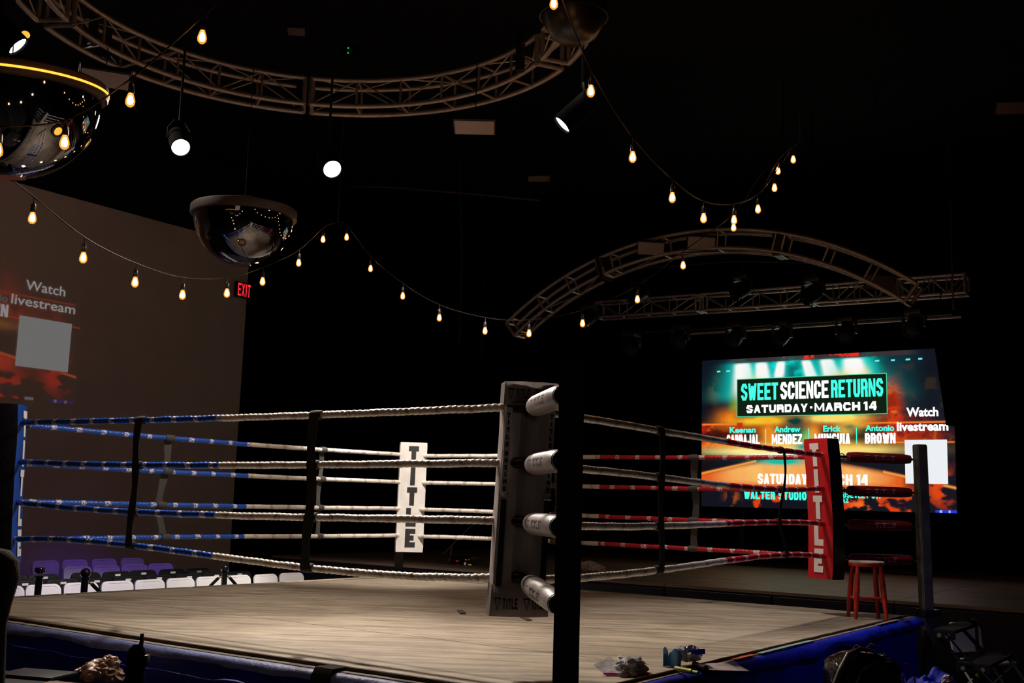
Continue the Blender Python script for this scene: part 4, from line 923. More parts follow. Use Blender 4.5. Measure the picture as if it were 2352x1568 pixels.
# big dark bowl-shaped fixture over the right end of the truss
p = bp(1318, 40, 2, 4.45); t = thing('dark_bowl_fixture', tuple(p), 'large unlit black bowl-shaped fixture at the right end of the ring truss', 'fixture')
bm = bmesh.new(); lathe(bm, [(.0, -.20), (.10, -.19), (.17, -.14), (.22, -.05), (.245, .06), (.25, .30), (.235, .31), (0, .31)], seg=36); obj('bowl', bm, mat('dark_bowl_paint', (.010, .007, .006), .35, bump=.05), t)
bm = bmesh.new(); lathe(bm, [(.246, .0), (.256, .0), (.256, .02), (.249, .02)], seg=36, cap=False); obj('rim', bm, blackmetal, t)
bm = bmesh.new(); cyl(bm, (0, 0, .3), (0, 0, CEIL-p.z), .015, 8); obj('drop_rod', bm, blackmetal, t)
bm = bmesh.new(); box(bm, (.17, -.14, .02), (.05, .03, .07), Matrix.Rotation(.6, 3, 'Z'), .004); obj('latch', bm, alu, t)

# ------------------------------------------------------------ mirrored domes
def dome(px, py, z, r, rimh, label, led, holes, tiltx=0):
    p = bp(px, py, 2, z); t = thing('mirrored_dome', tuple(p), label, 'pendant light', 'mirrored pendant domes')
    mirror = mat('smoked_mirror', (.21, .20, .21), .035, metal=1, bump=.015, bscale=2.5)
    bm = bmesh.new(); pr = []
    for k in range(15):
        a = PI/2*k/14; pr.append((r*.97*math.sin(a), -r*.97*math.cos(a)))
    pr = [(max(.17*r, x), zz) for x, zz in pr if x >= .17*r*.9]
    pr += [(r*.97, .03), (0.01, .03)]
    lathe(bm, pr, seg=64, cap=False); obj('mirror_bowl', bm, mirror, t)
    bm = bmesh.new(); lathe(bm, [(0, -r*.965), (.19*r, -r*.965), (.21*r, -r*.945), (.17*r, -r*.93), (0, -r*.93)], seg=40); obj('bottom_disc', bm, mat('smoked_disc', (.10, .09, .13), .15, metal=.6), t)
    bm = bmesh.new(); lathe(bm, [(r*.97, .0), (r*1.03, .0), (r*1.04, .01), (r*1.04, rimh), (r*1.02, rimh+.01), (r*.9, rimh+.012)], seg=72, cap=False); obj('rim', bm, mat('taupe_rim_paint', (.045, .026, .022), .55, bump=.1), t)
    bm = bmesh.new(); lathe(bm, [(0, rimh), (r*1.02, rimh+.006), (r*.5, rimh+.08), (.03, rimh+.12)], seg=48, cap=False); obj('cover', bm, blackp, t)
    if led:
        bm = bmesh.new(); lathe(bm, [(r*1.041, rimh*.38), (r*1.05, rimh*.40), (r*1.05, rimh*.54), (r*1.041, rimh*.56)], seg=90, cap=False)
        obj('led_strip', bm, emat('amber_led', (1.0, .33, .03), 2.6), t)
    for az, el, lit in holes:
        # direction as seen from the camera side
        d = (CP-p); d.z = 0; d.normalize(); base = math.atan2(d.y, d.x)+az; n = V(math.cos(base)*math.cos(el), math.sin(base)*math.cos(el), -math.sin(el)); c = n*r*.97
        Mx = aimM(c, n); hr_ = .029 if led else .024
        bm = bmesh.new(); lathe(bm, [(hr_, -.012), (hr_*1.5, -.01), (hr_*1.55, .006), (hr_, .008)], Mx, 28, cap=False); bmesh.ops.recalc_face_normals(bm, faces=bm.faces[:]); obj('porthole_ring', bm, blackp, t)
        bm = bmesh.new(); lathe(bm, [(0, .004), (hr_, .003), (hr_, -.004), (0, -.004)], Mx, 24); obj('porthole_lamp', bm, emat('amber_port', (1.0, .50, .06), 1.1) if lit else mat('unlit_port', (.20, .12, .10), .4), t)
    bm = bmesh.new(); cyl(bm, (0, 0, rimh+.1), (0, 0, CEIL-p.z), .004, 6); obj('drop_rod', bm, black, t)
    return t
R60 = math.radians
_d = dome(26, 214, 3.5, .585, .085, 'large mirrored dome with glowing amber rim strip at the upper left', True, [(R60(-12), R60(33), 1), (R60(34), R60(31), 1), (R60(78), R60(32), 1)])
_d.rotation_mode = 'AXIS_ANGLE'; _d.rotation_axis_angle = (math.radians(7), RT.x, RT.y, RT.z)
dome(560, 500, 3.5, .475, .075, 'smaller unlit mirrored dome over the grey wall, reflecting the string lights', False, [(R60(-56), R60(35), 0), (R60(0), R60(43), 0), (R60(61), R60(42), 0)])
p = bp(59, 79, 2, 5.4); t = thing('amber_port_lamp', tuple(p), 'small amber disc lamp just above the tilted white spotlight', 'lamp')
Mx = aimM(V(0, 0, 0), V(-.45, -.5, -.8)); bm = bmesh.new(); lathe(bm, [(0, .005), (.042, .004), (.042, -.01), (0, -.01)], Mx, 24); obj('lens', bm, emat('amber_port', (1.0, .50, .06), 1.1), t)
bm = bmesh.new(); lathe(bm, [(.042, .004), (.055, .004), (.055, -.10), (.04, -.14), (0, -.14)], Mx, 24, cap=False); bmesh.ops.recalc_face_normals(bm, faces=bm.faces[:]); obj('housing', bm, blackp, t)
bm = bmesh.new(); cyl(bm, (0, 0, .1), (0, 0, CEIL-p.z), .012, 6); obj('drop_rod', bm, blackmetal, t)

# ------------------------------------------------------------ string lights
glass = bpy.data.materials.new('amber_bulb_glass'); glass.use_nodes = True; nt = glass.node_tree; nt.nodes.clear()
o_ = nt.nodes.new('ShaderNodeOutputMaterial'); mx_ = nt.nodes.new('ShaderNodeMixShader'); tr = nt.nodes.new('ShaderNodeBsdfTransparent'); em_ = nt.nodes.new('ShaderNodeEmission')
em_.inputs[0].default_value = (1.0, .34, .03, 1); em_.inputs[1].default_value = 1.5; mx_.inputs[0].default_value = .62
nt.links.new(tr.outputs[0], mx_.inputs[1]); nt.links.new(em_.outputs[0], mx_.inputs[2]); nt.links.new(mx_.outputs[0], o_.inputs[0]); glass.cycles.emission_sampling = 'NONE'
filament = emat('bulb_glow_core', (1.0, .42, .13), 320)
bm = bmesh.new(); lathe(bm, [(.013, .0), (.015, -.008), (.0235, -.034), (.0270, -.052), (.0245, -.069), (.013, -.082), (0, -.085)], seg=18, cap=False); GL = obj('bulb_glass', bm, glass).data
bm = bmesh.new(); lathe(bm, [(0, -.014), (.008, -.017), (.0145, -.036), (.0165, -.052), (.0135, -.065), (0, -.071)], seg=10, cap=False); CO = obj('filament_glow', bm, filament).data
bm = bmesh.new(); lathe(bm, [(0, .055), (.010, .055), (.016, .045), (.018, .0), (.015, -.006), (0, -.006)], seg=12, cap=False); SK = obj('socket', bm, blackp).data
for o in [x for x in C.objects if x.name in ('bulb_glass', 'filament_glow', 'socket')]: bpy.data.objects.remove(o)
def string(label, bulbs, extra_start=[], extra_end=[], drop=.15):
    root = thing('string_light', (0, 0, 0), label, 'string lights')
    anchors = []
    for px, py, D in bulbs:
        c = bpd(px, py, D); top = c+V(0, 0, .052)      # neck of the glass
        so = bpy.data.objects.new('bulb_socket', SK); C.objects.link(so); so.parent = root; so.location = top
        g = bpy.data.objects.new('bulb', GL); C.objects.link(g); g.parent = root; g.location = top
        f = bpy.data.objects.new('filament_glow', CO); C.objects.link(f); f.parent = g
        a = top+V(0, 0, drop-.052); anchors.append(a)
        bm = bmesh.new(); cyl(bm, top+V(0, 0, .05), a, .004, 6); obj('drop_wire', bm, web, root)
    pts = [bpd(*q) for q in extra_start]+anchors+[bpd(*q) for q in extra_end]
    fine = []
    for i in range(len(pts)-1):
        p0 = pts[max(i-1, 0)]; p1 = pts[i]; p2 = pts[i+1]; p3 = pts[min(i+2, len(pts)-1)]
        for k in range(8):
            s_ = k/8; fine.append(.5*((2*p1)+(p2-p0)*s_+(2*p0-5*p1+4*p2-p3)*s_*s_+(3*p1-p0-3*p2+p3)*s_**3))
    fine.append(pts[-1]); bm = bmesh.new(); tube(bm, fine, .005, 6); obj('cable', bm, mat('black_cable', (.008, .007, .006), .7, spec=.15), root)
    return root
string('string of glowing bulbs swagging across the grey wall under the smaller dome', [(74, 503, 7.4), (191, 594, 7.7), (310, 650, 8.3), (419, 679, 9.0), (521, 675, 9.8), (603, 648, 10.7), (686, 605, 11.7), (742, 551, 12.6)], [(30, 415, 7.2)], [(772, 512, 13.0)])
string('string of glowing bulbs sagging from the dark centre past the arch to the right cluster', [(796, 546, 13.0), (851, 618, 12.9), (925, 681, 12.4), (1009, 731, 12.0), (1114, 761, 11.7), (1215, 767, 11.5), (1338, 744, 11.4), (1464, 689, 11.2), (1569, 611, 11.0), (1685, 524, 11.0)], [(780, 512, 13.0)], [(1745, 405, 11.1), (1804, 341, 11.2)])
string('string of glowing bulbs curving down from the dark bowl fixture at upper centre', [(1272, 10, 6.9), (1357, 212, 7.2), (1453, 363, 7.8), (1544, 456, 8.4), (1616, 503, 9.0), (1686, 507, 9.6), (1741, 482, 10.2), (1779, 433, 10.8), (1822, 368, 11.4)], [(1215, -120, 6.6)], [(1838, 322, 11.5)], drop=.15)
string('short string of glowing bulbs crossing in front of the large mirrored dome', [(-5, 348, 6.0), (148, 330, 6.1), (299, 233, 6.2), (464, 88, 6.4)], [(-90, 300, 6.0)], [(560, -60, 6.6)], drop=.14)
string('single extra bulb hanging in the right cluster of string lights', [(1787, 394, 11.6)], [(1750, 440, 11.2)], [(1830, 330, 11.5)], drop=.12)
for px, py, D, lb in ((776, 510, 13.0, 'thin hanger wire holding up the peak of two light strings at centre'), (1838, 322, 11.5, 'thin hanger wire above the right cluster of string lights')):
    p = bpd(px, py, D); bm = bmesh.new(); cyl(bm, p, V(p.x, p.y, CEIL), .006, 6); tag(obj('hanger_wire', bm, web), lb, 'wire')
    
# ------------------------------------------------------------ folding chairs
def chair(col, label, group, sticker=False):
    pm = {'white': whiteplastic, 'black': blackplastic}[col]; fm = mat('white_tube', (.6, .6, .6), .4) if col == 'white' else blackmetal
    t = thing('folding_chair', (0, 0, FZ), label, 'chair', group)
    bm = bmesh.new(); n = 14; rows = []
    Wd, zb, zt_ = .445, .50, .79
    outl = []
    for k in range(7):
        a = PI/2*k/6; outl.append((Wd/2-.075+.075*math.sin(a)*1.0, zt_-.075+.075*math.cos(a)))
    outl = outl+[(Wd/2-.004, zb+.03), (Wd/2-.03, zb)]
    full = [(-x, z) for x, z in outl[::-1]]+outl
    cv = lambda x, z: .035*(1-(2*x/Wd)**2)+(z-zb)*.16        # curved outwards to the back, leaning
    fr = [bm.verts.new((x, .17+cv(x, z)-.0, z)) for x, z in full]; bk = [bm.verts.new((x*.985, .17+cv(x, z)+.028, z-.004)) for x, z in full]
    m_ = len(full)
    # panel faces as strips between left and right halves
    h = m_//2
    for ring_, flip in ((fr, 1), (bk, 0)):
        for k in range(h-1):
            q = (ring_[k], ring_[k+1], ring_[m_-2-k], ring_[m_-1-k]); bm.faces.new(q if flip else q[::-1])
    for k in range(m_): bm.faces.new((fr[k], bk[k], bk[(k+1) % m_], fr[(k+1) % m_]))
    bmesh.ops.recalc_face_normals(bm, faces=bm.faces[:]); br = obj('backrest', bm, pm, t)
    bm = bmesh.new(); q = [(x*.86, .169+(.5*(z-.645)*1.7+.645-zb)*.16+.004*(z > .72), .5*(z-.645)*1.7+.645) for x, z in full]
    tube(bm, [V(*p_) for p_ in q], .003, 5, closed=True); obj('backrest_groove', bm, pm, br)
    bm = bmesh.new(); box(bm, (0, -.04, .435), (.40, .39, .03), bev=.012); obj('seat', bm, pm, t)
    for sx in (-1, 1):
        bm = bmesh.new(); tube(bm, [(sx*.205, .235, .74), (sx*.215, .185, .5), (sx*.215, -.05, .22), (sx*.215, -.22, .0)], .011, 8); obj('leg', bm, fm, t)
        bm = bmesh.new(); tube(bm, [(sx*.195, -.20, .43), (sx*.195, .05, .2), (sx*.195, .23, .0)], .010, 8); obj('leg', bm, fm, t)
    bm = bmesh.new(); cyl(bm, (-.215, -.17, .07), (.215, -.17, .07), .009, 8); obj('stretcher', bm, fm, t)
    bm = bmesh.new(); cyl(bm, (-.195, .17, .07), (.195, .17, .07), .009, 8); obj('stretcher', bm, fm, t)
    if sticker:
        bm = bmesh.new(); box(bm, (0, .207, .745), (.080, .012, .026)); obj('sticker', bm, mat('pale_sticker', (.85, .82, .78), .5), t, False)
    return t
cw = chair('white', '', 'front row of white folding chairs'); cb = chair('black', '', 'middle rows of black folding chairs', True)
ordn = ['first', 'second', 'third', 'fourth', 'fifth', 'sixth', 'seventh', 'eighth', 'ninth', 'tenth', 'eleventh']
def row(proto, xs, y, lab, group, jit=.0):
    for i, x in enumerate(xs):
        random.seed(int(x*100)); c = copy_tree(proto, None, (x, y+random.uniform(-jit, jit), FZ), random.uniform(-.05, .05)); c['label'] = lab % ordn[i]; c['group'] = group
row(cw, [3.876-.478*k for k in range(10)], 5.52, 'white folding chair in the front audience row, %s from the right end', 'front row of white folding chairs', .02)
def xat(px, py, y): return bp(px, py, 1, y).x
row(cb, [xat(px, 1318, 6.22) for px in (566, 508, 445, 378, 308, 234, 156, 74)], 6.12, 'black folding chair in the second audience row, %s from the right', 'middle rows of black folding chairs', .03)
row(cb, [xat(px, 1308, 7.0) for px in (470, 410, 347, 281, 214, 117, 42)], 6.92, 'black folding chair in the third audience row, %s from the right', 'middle rows of black folding chairs', .03)
row(cw, [xat(px, 1296, 8.15) for px in (380, 320, 257, 190)], 8.05, 'purple-lit folding chair in the fourth audience row, %s from the right', 'purple-lit rear rows of folding chairs', .0)
row(cw, [xat(px, 1283, 9.5) for px in (317, 252, 183, 114)], 9.40, 'purple-lit folding chair in the last row by the wall, %s from the right', 'purple-lit rear rows of folding chairs', .03)
def purge(o):
    for c in list(o.children): purge(c)
    bpy.data.objects.remove(o)
pc = bp(2288, 1438, 2, -.16)
c = copy_tree(cw, None, (pc.x+.1, pc.y+.15, FZ), math.radians(-28)); c['label'] = 'lone white folding chair beyond the black steps at lower right'; c['group'] = 'single folding chair at the right'; del c['group']
purge(cw); purge(cb)

# ------------------------------------------------------------ stanchions
def stanchion(px, py, z, label, ball=True, ropes=()):
    p = bp(px, py, 2, z); h = z-FZ; t = thing('rope_stanchion', (p.x, p.y, FZ), label, 'stanchion', 'black rope stanchions behind the ring')
    bm = bmesh.new(); lathe(bm, [(0, 0), (.16, 0), (.16, .015), (.05, .04), (0, .04)], seg=28); obj('base', bm, blackp, t)
    bm = bmesh.new(); lathe(bm, [(0, .02), (.036, .02), (.036, h-.11), (.044, h-.105), (.044, h-.085), (0, h-.085)], seg=20); obj('pole', bm, mat('gloss_black', (.008, .008, .009), .12, coat=1), t)
    bm = bmesh.new()
    if ball: lathe(bm, [(.0, h+.02)]+[(.052*math.sin(a), h-.035+.052*math.cos(a)) for a in np.linspace(.1, 2.8, 12)]+[(0, h-.09)], seg=24, cap=False)
    else: lathe(bm, [(0, h), (.045, h), (.05, h-.01), (.05, h-.05), (.04, h-.06), (0, h-.06)], seg=24, cap=False)
    bmesh.ops.recalc_face_normals(bm, faces=bm.faces[:]); obj('cap', bm, MATS['gloss_black'], t)
    for dx, dy in ropes:
        a = V(dx*.04, dy*.04, h-.13); e = V(dx*.5, dy*.5, h-.40)
        bm = bmesh.new(); tube(bm, [a, a+V(dx*.05, dy*.05, -.02)], .011, 8); obj('hook', bm, gold, t)
        bm = bmesh.new(); tube(bm, [a+V(dx*.05, dy*.05, -.02), a.lerp(e, .5)+V(0, 0, -.03), e, e+V(dx*.35, dy*.35, -.03)], .019, 10); obj('velvet_rope', bm, blackcloth, t)
stanchion(92, 1303, .09, 'black flat-topped stanchion behind the ring near the blue corner', False)
stanchion(197, 1308, .09, 'black ball-topped stanchion behind the ring, between white chairs at left', True, ((1, .05),))
stanchion(517, 1298, .05, 'black ball-topped stanchion with ropes both sides, right of centre row', True, ((1, .05), (-1, .05)))

# ------------------------------------------------------------ litter on the ring apron
t = thing('clear_plastic_bag', (-1.98, -2.86, .0), 'crinkled clear plastic bag with pink zip edge on the ring apron', 'bag')
bm = bmesh.new(); crumple(bm, (0, 0, .035), (.13, .085, .06), 2, .5, 4, 2.5); obj('bag_body', bm, clearbag, t)
bm = bmesh.new(); tube(bm, [(-.17, .07, .012), (-.12, .0, .014), (-.05, -.06, .016), (.02, -.10, .014)], .006, 6); obj('zip_edge', bm, mat('pink_plastic', (.8, .08, .4), .4), t)
bm = bmesh.new(); ribbon(bm, [(-.165, .07, .012), (-.06, .03, .05)], (.6, -.8, 0), .17, .003); obj('bag_flap', bm, clearbag, t)
def lp(px, py, z=0.0): return bp(px, py, 2, z)
q = lp(1545, 1532); t = thing('blue_tape_roll', (q.x, q.y, 0), 'torn blue padded wrap standing up among the plastic bags', 'wrap')
bm = bmesh.new(); n_ = 30; A_, B_ = [], []
for i in range(n_+1):
    k = i/n_; bx_ = RT*(-.055+.10*k)+V(FW.x, FW.y, 0)*(.035*math.sin(k*6.0)); hh = .05+.055*abs(math.sin(k*5.2+1.1))+.012*noise.noise(V(k*8, 0, 0))
    A_.append(V(bx_.x, bx_.y, .002)); B_.append(V(bx_.x, bx_.y, hh)+RT*(.01*math.sin(k*9)))
th_ = V(FW.x, FW.y, 0)*.010
va = [bm.verts.new(p) for p in A_]; vb = [bm.verts.new(p) for p in B_]; vc = [bm.verts.new(p+th_) for p in A_]; vd = [bm.verts.new(p+th_) for p in B_]
for i in range(n_):
    bm.faces.new((va[i], va[i+1], vb[i+1], vb[i])); bm.faces.new((vd[i], vd[i+1], vc[i+1], vc[i])); bm.faces.new((vb[i], vb[i+1], vd[i+1], vd[i])); bm.faces.new((vc[i], vc[i+1], va[i+1], va[i]))
bm.faces.new((va[0], vb[0], vd[0], vc[0])); bm.faces.new((va[-1], vc[-1], vd[-1], vb[-1])); obj('wrap_body', bm, bluetape, t)
q = lp(1580, 1530); t = thing('blue_white_pouch', (q.x+.02, q.y+.01, 0), 'blue and silver crumpled plastic pouch right of the blue wrap', 'bag')
bm = bmesh.new(); crumple(bm, (0, 0, .06), (.10, .07, .06), 5, .4, 4, 2.2); obj('pouch_body', bm, clearbag, t)
bm = bmesh.new(); ribbon(bm, [RT*-.05+V(-.03, -.04, .075), RT*.0+V(-.05, -.05, .085), RT*.07+V(-.04, -.05, .09)], (0, 0, 1), .03, .004); obj('blue_band', bm, mat('bright_blue_print', (.01, .05, .7), .3), t)
q0, q1 = lp(1552, 1535, .02), lp(1590, 1542, .02); t = thing('yellow_marker', tuple(q0), 'yellow-green tube lying in front of the plastic pouch', 'tube')
bm = bmesh.new(); cyl(bm, (0, 0, 0), q1-q0, .015, 12); obj('tube_body', bm, mat('yellow_plastic', (.45, .42, .02), .3), t)
bm = bmesh.new(); cyl(bm, q1-q0, (q1-q0)*1.35, .010, 10); obj('tube_cap', bm, mat('pale_green_plastic', (.35, .5, .3), .3), t)
q0, q1 = lp(1594, 1524, .02), lp(1622, 1534, .02); t = thing('dark_ribbed_cord', tuple(q0), 'short dark ribbed cord lying beside the paper flyer', 'cord')
bm = bmesh.new(); pts = [(q1-q0)*(i/40) for i in range(41)]; tube(bm, pts, [.013*(1+.25*math.sin(i*1.6)) for i in range(41)], 10); obj('cord_body', bm, mat('ribbed_dark_plastic', (.10, .09, .07), .4), t)
# paper flyer hanging over the edge
bm = bmesh.new(); A4 = [bp(1588, 1527, 2, .008), bp(1680, 1519, 2, .008), bp(1724, 1541, 1, -3.16), bp(1634, 1538, 2, .010)]
nn_ = 8; g = []
for i in range(nn_+1):
    r_ = []
    for j in range(nn_+1):
        u, v = i/nn_, j/nn_; p = A4[0].lerp(A4[1], u).lerp(A4[3].lerp(A4[2], u), v); p.z = max(p.z, .006+.004*math.sin(u*4)) if p.y > -PC-.02 else p.z; r_.append(bm.verts.new(p))
    g.append(r_)
for i in range(nn_):
    for j in range(nn_): bm.faces.new((g[i][j], g[i+1][j], g[i+1][j+1], g[i][j+1]))
fm_ = bpy.data.materials.new('flyer_print'); fm_.use_nodes = True; nt = fm_.node_tree; tcx = nt.nodes.new('ShaderNodeTexCoord'); nz = nt.nodes.new('ShaderNodeTexNoise'); nz.inputs['Scale'].default_value = 4; nt.links.new(tcx.outputs['Object'], nz.inputs['Vector'])
cr = nt.nodes.new('ShaderNodeValToRGB'); cr.color_ramp.elements[0].position = .35; cr.color_ramp.elements[0].color = (.25, .62, .66, 1); cr.color_ramp.elements[1].position = .62; cr.color_ramp.elements[1].color = (.75, .70, .74, 1); e_ = cr.color_ramp.elements.new(.47); e_.color = (.78, .30, .28, 1); nt.links.new(nz.outputs[0], cr.inputs[0]); nt.links.new(cr.outputs[0], nt.nodes['Principled BSDF'].inputs['Base Color'])
tag(obj('paper_flyer', bm, fm_), 'printed paper flyer lying over the near right ring edge', 'flyer')
for px, py, a_ in ((1060, 1404, .1), (1207, 1419, .15)):  # flat dark strips laid as the near pad's shadow
    q = lp(px, py, .006); bm = bmesh.new(); box(bm, (q.x, q.y, .0065), (.05, .26, .003), Matrix.Rotation(math.radians(-52)+a_, 3, 'Z')); tag(obj('floor_tape', bm, mat('dark_grey_shadow', (.09, .08, .065), .7, bump=.2), None, False), 'dark grey shadow strip laid on the canvas, %s the near pad' % ('left below' if px < 1100 else 'right below'), 'tape')
for px, py in ((1785, 1452), (1493, 1468), (1533, 1445), (1350, 1490), (1100, 1462)):
    pass

# ------------------------------------------------------------ things on the stage
q = bp(1352, 1312, 2, -.08); t = thing('crumpled_towels', (q.x, q.y, -.08), 'pile of crumpled pinkish white towels on the stage behind the near post', 'towels')
bm = bmesh.new(); crumple(bm, (0, .0, .07), (.13, .16, .10), 9, .45, 4, 2.0); obj('towel', bm, mat('pinkish_white_cloth', (.62, .50, .46), .85, bump=.3), t)
bm = bmesh.new(); crumple(bm, (-.05, -.20, .05), (.09, .12, .07), 12, .5, 4, 2.4); obj('towel', bm, MATS['pinkish_white_cloth'], t)
bm = bmesh.new(); crumple(bm, (.02, .32, .06), (.09, .12, .08), 14, .5, 4, 2.4); obj('towel', bm, MATS['pinkish_white_cloth'], t)
# microphone boom stand in the dark behind the far right ropes
q = bp(1032, 1290, 0, 6.9); zf = -.08; t = thing('microphone_stand', (6.9, q.y, zf), 'grey microphone boom stand in the dark behind the far ropes', 'stand')
lc = lambda p: p-V(6.9, q.y, zf)
a = lc(bp(1018, 1272, 0, 6.9)); b_ = lc(bp(1086, 1204, 0, 6.9)); c0 = lc(bp(1038, 1253, 0, 6.9))
gm = mat('worn_grey_tube', (.20, .18, .18), .4, metal=.3)
bm = bmesh.new(); cyl(bm, a, b_, .012, 8); obj('boom', bm, gm, t)
bm = bmesh.new(); cyl(bm, c0, (0, 0, .02), .013, 8); obj('upright', bm, gm, t)
for k in range(3):
    bm = bmesh.new(); cyl(bm, (0, 0, .12), (.2*math.cos(k*2.1), .2*math.sin(k*2.1), .01), .008, 6); obj('leg', bm, blackmetal, t)
q = bp(1066, 1296, 0, 7.2); t = thing('sound_mixer', (q.x, q.y, -.08), 'small black sound unit with red pilot lights on the stage', 'electronics')
hz = q.z+.08
bm = bmesh.new(); box(bm, (0, 0, max(.05, hz)), (.25, .42, max(.1, 2*hz)), bev=.01); obj('housing', bm, blackp, t)
for px, py, colr, r_ in ((1048, 1288, 'r', .006), (1052, 1288, 'r', .005), (1070, 1285, 'o', .006), (1077, 1285, 'r', .005)):
    e = bp(px, py, 0, 7.06)-V(*t.location); bm = bmesh.new(); bmesh.ops.create_icosphere(bm, subdivisions=2, radius=r_*1.4); bmesh.ops.translate(bm, vec=e, verts=bm.verts); obj('pilot_light', bm, emat('red_led' if colr == 'r' else 'orange_led', (1, .05, .04) if colr == 'r' else (1, .25, .04), .9), t)
for px, py, c3, s_ in ((1068, 1295, (.35, .37, .36), (.02, .03, .055)), (1079, 1297, (.45, .5, .03), (.02, .06, .025))):  # knobs given a faint glow of their own colour
    e = bp(px, py, 0, 7.05)-V(*t.location); bm = bmesh.new(); box(bm, e, s_, bev=.008); obj('glowing_knob', bm, mat('button_%d' % px, c3, .4, emit=c3, es=.35), t)

# ------------------------------------------------------------ steps at the right corner
t = thing('ring_steps', (3.40, -3.13, FZ), 'black metal ring steps with handrails below the right post', 'steps')
def stp(y0, y1, z, name='tread'):
    bm = bmesh.new(); box(bm, (0, (y0+y1)/2+3.13, z-FZ), (1.0, abs(y1-y0), .03), bev=.006); o = obj(name, bm, mat('black_grip_tread', (.008, .009, .010), .75, bump=.4, bscale=150, spec=.2), t, False)
    bm = bmesh.new(); box(bm, (-.503, (y0+y1)/2+3.13, z-FZ-.035), (.02, abs(y1-y0), .06)); 
    obj('side_rail', bm, blackmetal, o, False)
    for yy in (y0-.06, y1+.06):
        bm = bmesh.new(); cyl(bm, V(-.512, yy+3.13, z-FZ-.035), V(-.528, yy+3.13, z-FZ-.035), .019, 14); obj('bolt_head', bm, mat('worn_bolt', (.35, .34, .30), .35, metal=.6), o)
    return o
o = stp(-3.23, -3.42, -.10); bm = bmesh.new(); box(bm, (.1, -.27, .845), (.75, .03, .012)); tag(obj('tread_nosing', bm, mat('grey_nosing', (.6, .57, .57), .5), o, False), 'pale grip strip')
stp(-3.42, -3.70, -.36); stp(-3.70, -3.98, -.62)
for sx in (-.46, .46):
    bm = bmesh.new(); tube(bm, [(sx, -.11, .82), (sx, -.57, .33), (sx, -.88, .0)], .018, 8); obj('stringer', bm, blackmetal, t)
hr = [bp(2226, 1425, 1, -3.4), bp(2252, 1436, 1, -3.42), bp(2300, 1488, 1, -3.6), bp(2360, 1572, 1, -3.9)]
L0 = V(3.40, -3.13, FZ)
bm = bmesh.new(); tube(bm, [p_-L0 for p_ in hr], .016, 8); obj('handrail', bm, blackmetal, t)
hr = [bp(2170, 1452, 1, -3.36), bp(2215, 1505, 1, -3.5), bp(2282, 1570, 1, -3.75)]
bm = bmesh.new(); tube(bm, [p_-L0 for p_ in hr], .010, 8); obj('handrail', bm, blackmetal, t)
a = bp(2243, 1440, 1, -3.38)-L0; bm = bmesh.new(); tube(bm, [a, V(a.x, a.y, 0)], .017, 10); tag(obj('brass_post', bm, gold, t), 'brass-coloured upright')
bm = bmesh.new(); tube(bm, [a+V(0, 0, .02), a+V(-.03, .03, .05), a+V(-.05, .02, .08), a+V(-.02, 0, .06)], .012, 8); obj('brass_hook', bm, gold, t)

# ------------------------------------------------------------ bag and cloth on a table at the right front
TZ = -.20
def table(loc, sx, sy, rz, label):
    t = thing('folding_table', (loc[0], loc[1], FZ), label, 'table', rz=rz)
    bm = bmesh.new(); box(bm, (0, 0, TZ-FZ-.02), (sx, sy, .04), bev=.008); obj('table_top', bm, mat('dark_table_top', (.02, .02, .022), .5, bump=.1), t, False)
    for a in (-1, 1):
        for b2 in (-1, 1):
            bm = bmesh.new(); cyl(bm, (a*(sx/2-.08), b2*(sy/2-.08), 0), (a*(sx/2-.08), b2*(sy/2-.08), TZ-FZ-.03), .015, 8); obj('leg', bm, blackmetal, t)
    return t
bc = bpd(1985, 1600, 6.2); bc = V(bc.x, bc.y, TZ)
table((bc.x+.25, bc.y-.05), 1.5, .7, 0, 'black table below the leather bag at the lower right')
t = thing('black_leather_bag', tuple(bc), 'glossy black leather holdall with raised handles at lower right', 'bag', rz=YAW-PI/2)
leather = mat('glossy_black_leather', (.012, .011, .014), .22, bump=.35, bscale=18, coat=.6)
bm = bmesh.new(); r = bmesh.ops.create_icosphere(bm, subdivisions=5, radius=1)
for v in r['verts']:
    p = v.co; s3 = lambda k: math.copysign(abs(k)**.62, k)
    f = 1+.06*noise.noise(p*2.3)+.03*noise.noise(p*6)
    v.co = V(s3(p.x)*.215*f, s3(p.y)*.15*f, .165+s3(p.z)*.165*f*(1-.22*max(0, p.x)))
obj('bag_body', bm, leather, t)
bm = bmesh.new(); tube(bm, [(-.235, -.12, .02), (-.225, -.12, .10), (-.17, -.13, .24), (-.12, -.12, .325), (-.04, -.08, .355), (.04, -.05, .34)], [.012, .016, .018, .020, .014, .008], 10); obj('flap_edge', bm, mat('grey_piping', (.11, .095, .10), .3, coat=.5), t)
bm = bmesh.new(); tube(bm, [(-.232, -.14, .02), (-.16, -.16, .12), (-.09, -.165, .18), (-.06, -.16, .25), (.02, -.13, .285), (.12, -.11, .29)], [.008, .009, .012, .010, .008, .005], 10); obj('front_fold', bm, MATS['grey_piping'], t)
for y0, h_, x0, x1 in ((-.05, .36, -.06, .11), (.04, .36, .05, .16)):
    bm = bmesh.new(); ribbon(bm, [(x0-.03, y0, .33), (x0, y0-.01, h_+.012), (x0+.05, y0-.02, h_-.01), (x1-.03, y0-.02, .315), (x1, y0, .29)], (0, 1, 0), .028, .006); obj('handle', bm, leather, t)
bm = bmesh.new(); tube(bm, [(.19, -.14, .29), (.235, -.13, .22), (.255, -.12, .12), (.26, -.12, .0)], .004, 6); tag(obj('red_piping', bm, mat('dark_red_piping', (.12, .01, .02), .4), t), 'thin dark red piping')
cc = bpd(2148, 1556, 6.3); bm = bmesh.new(); nn_ = 60; g = []
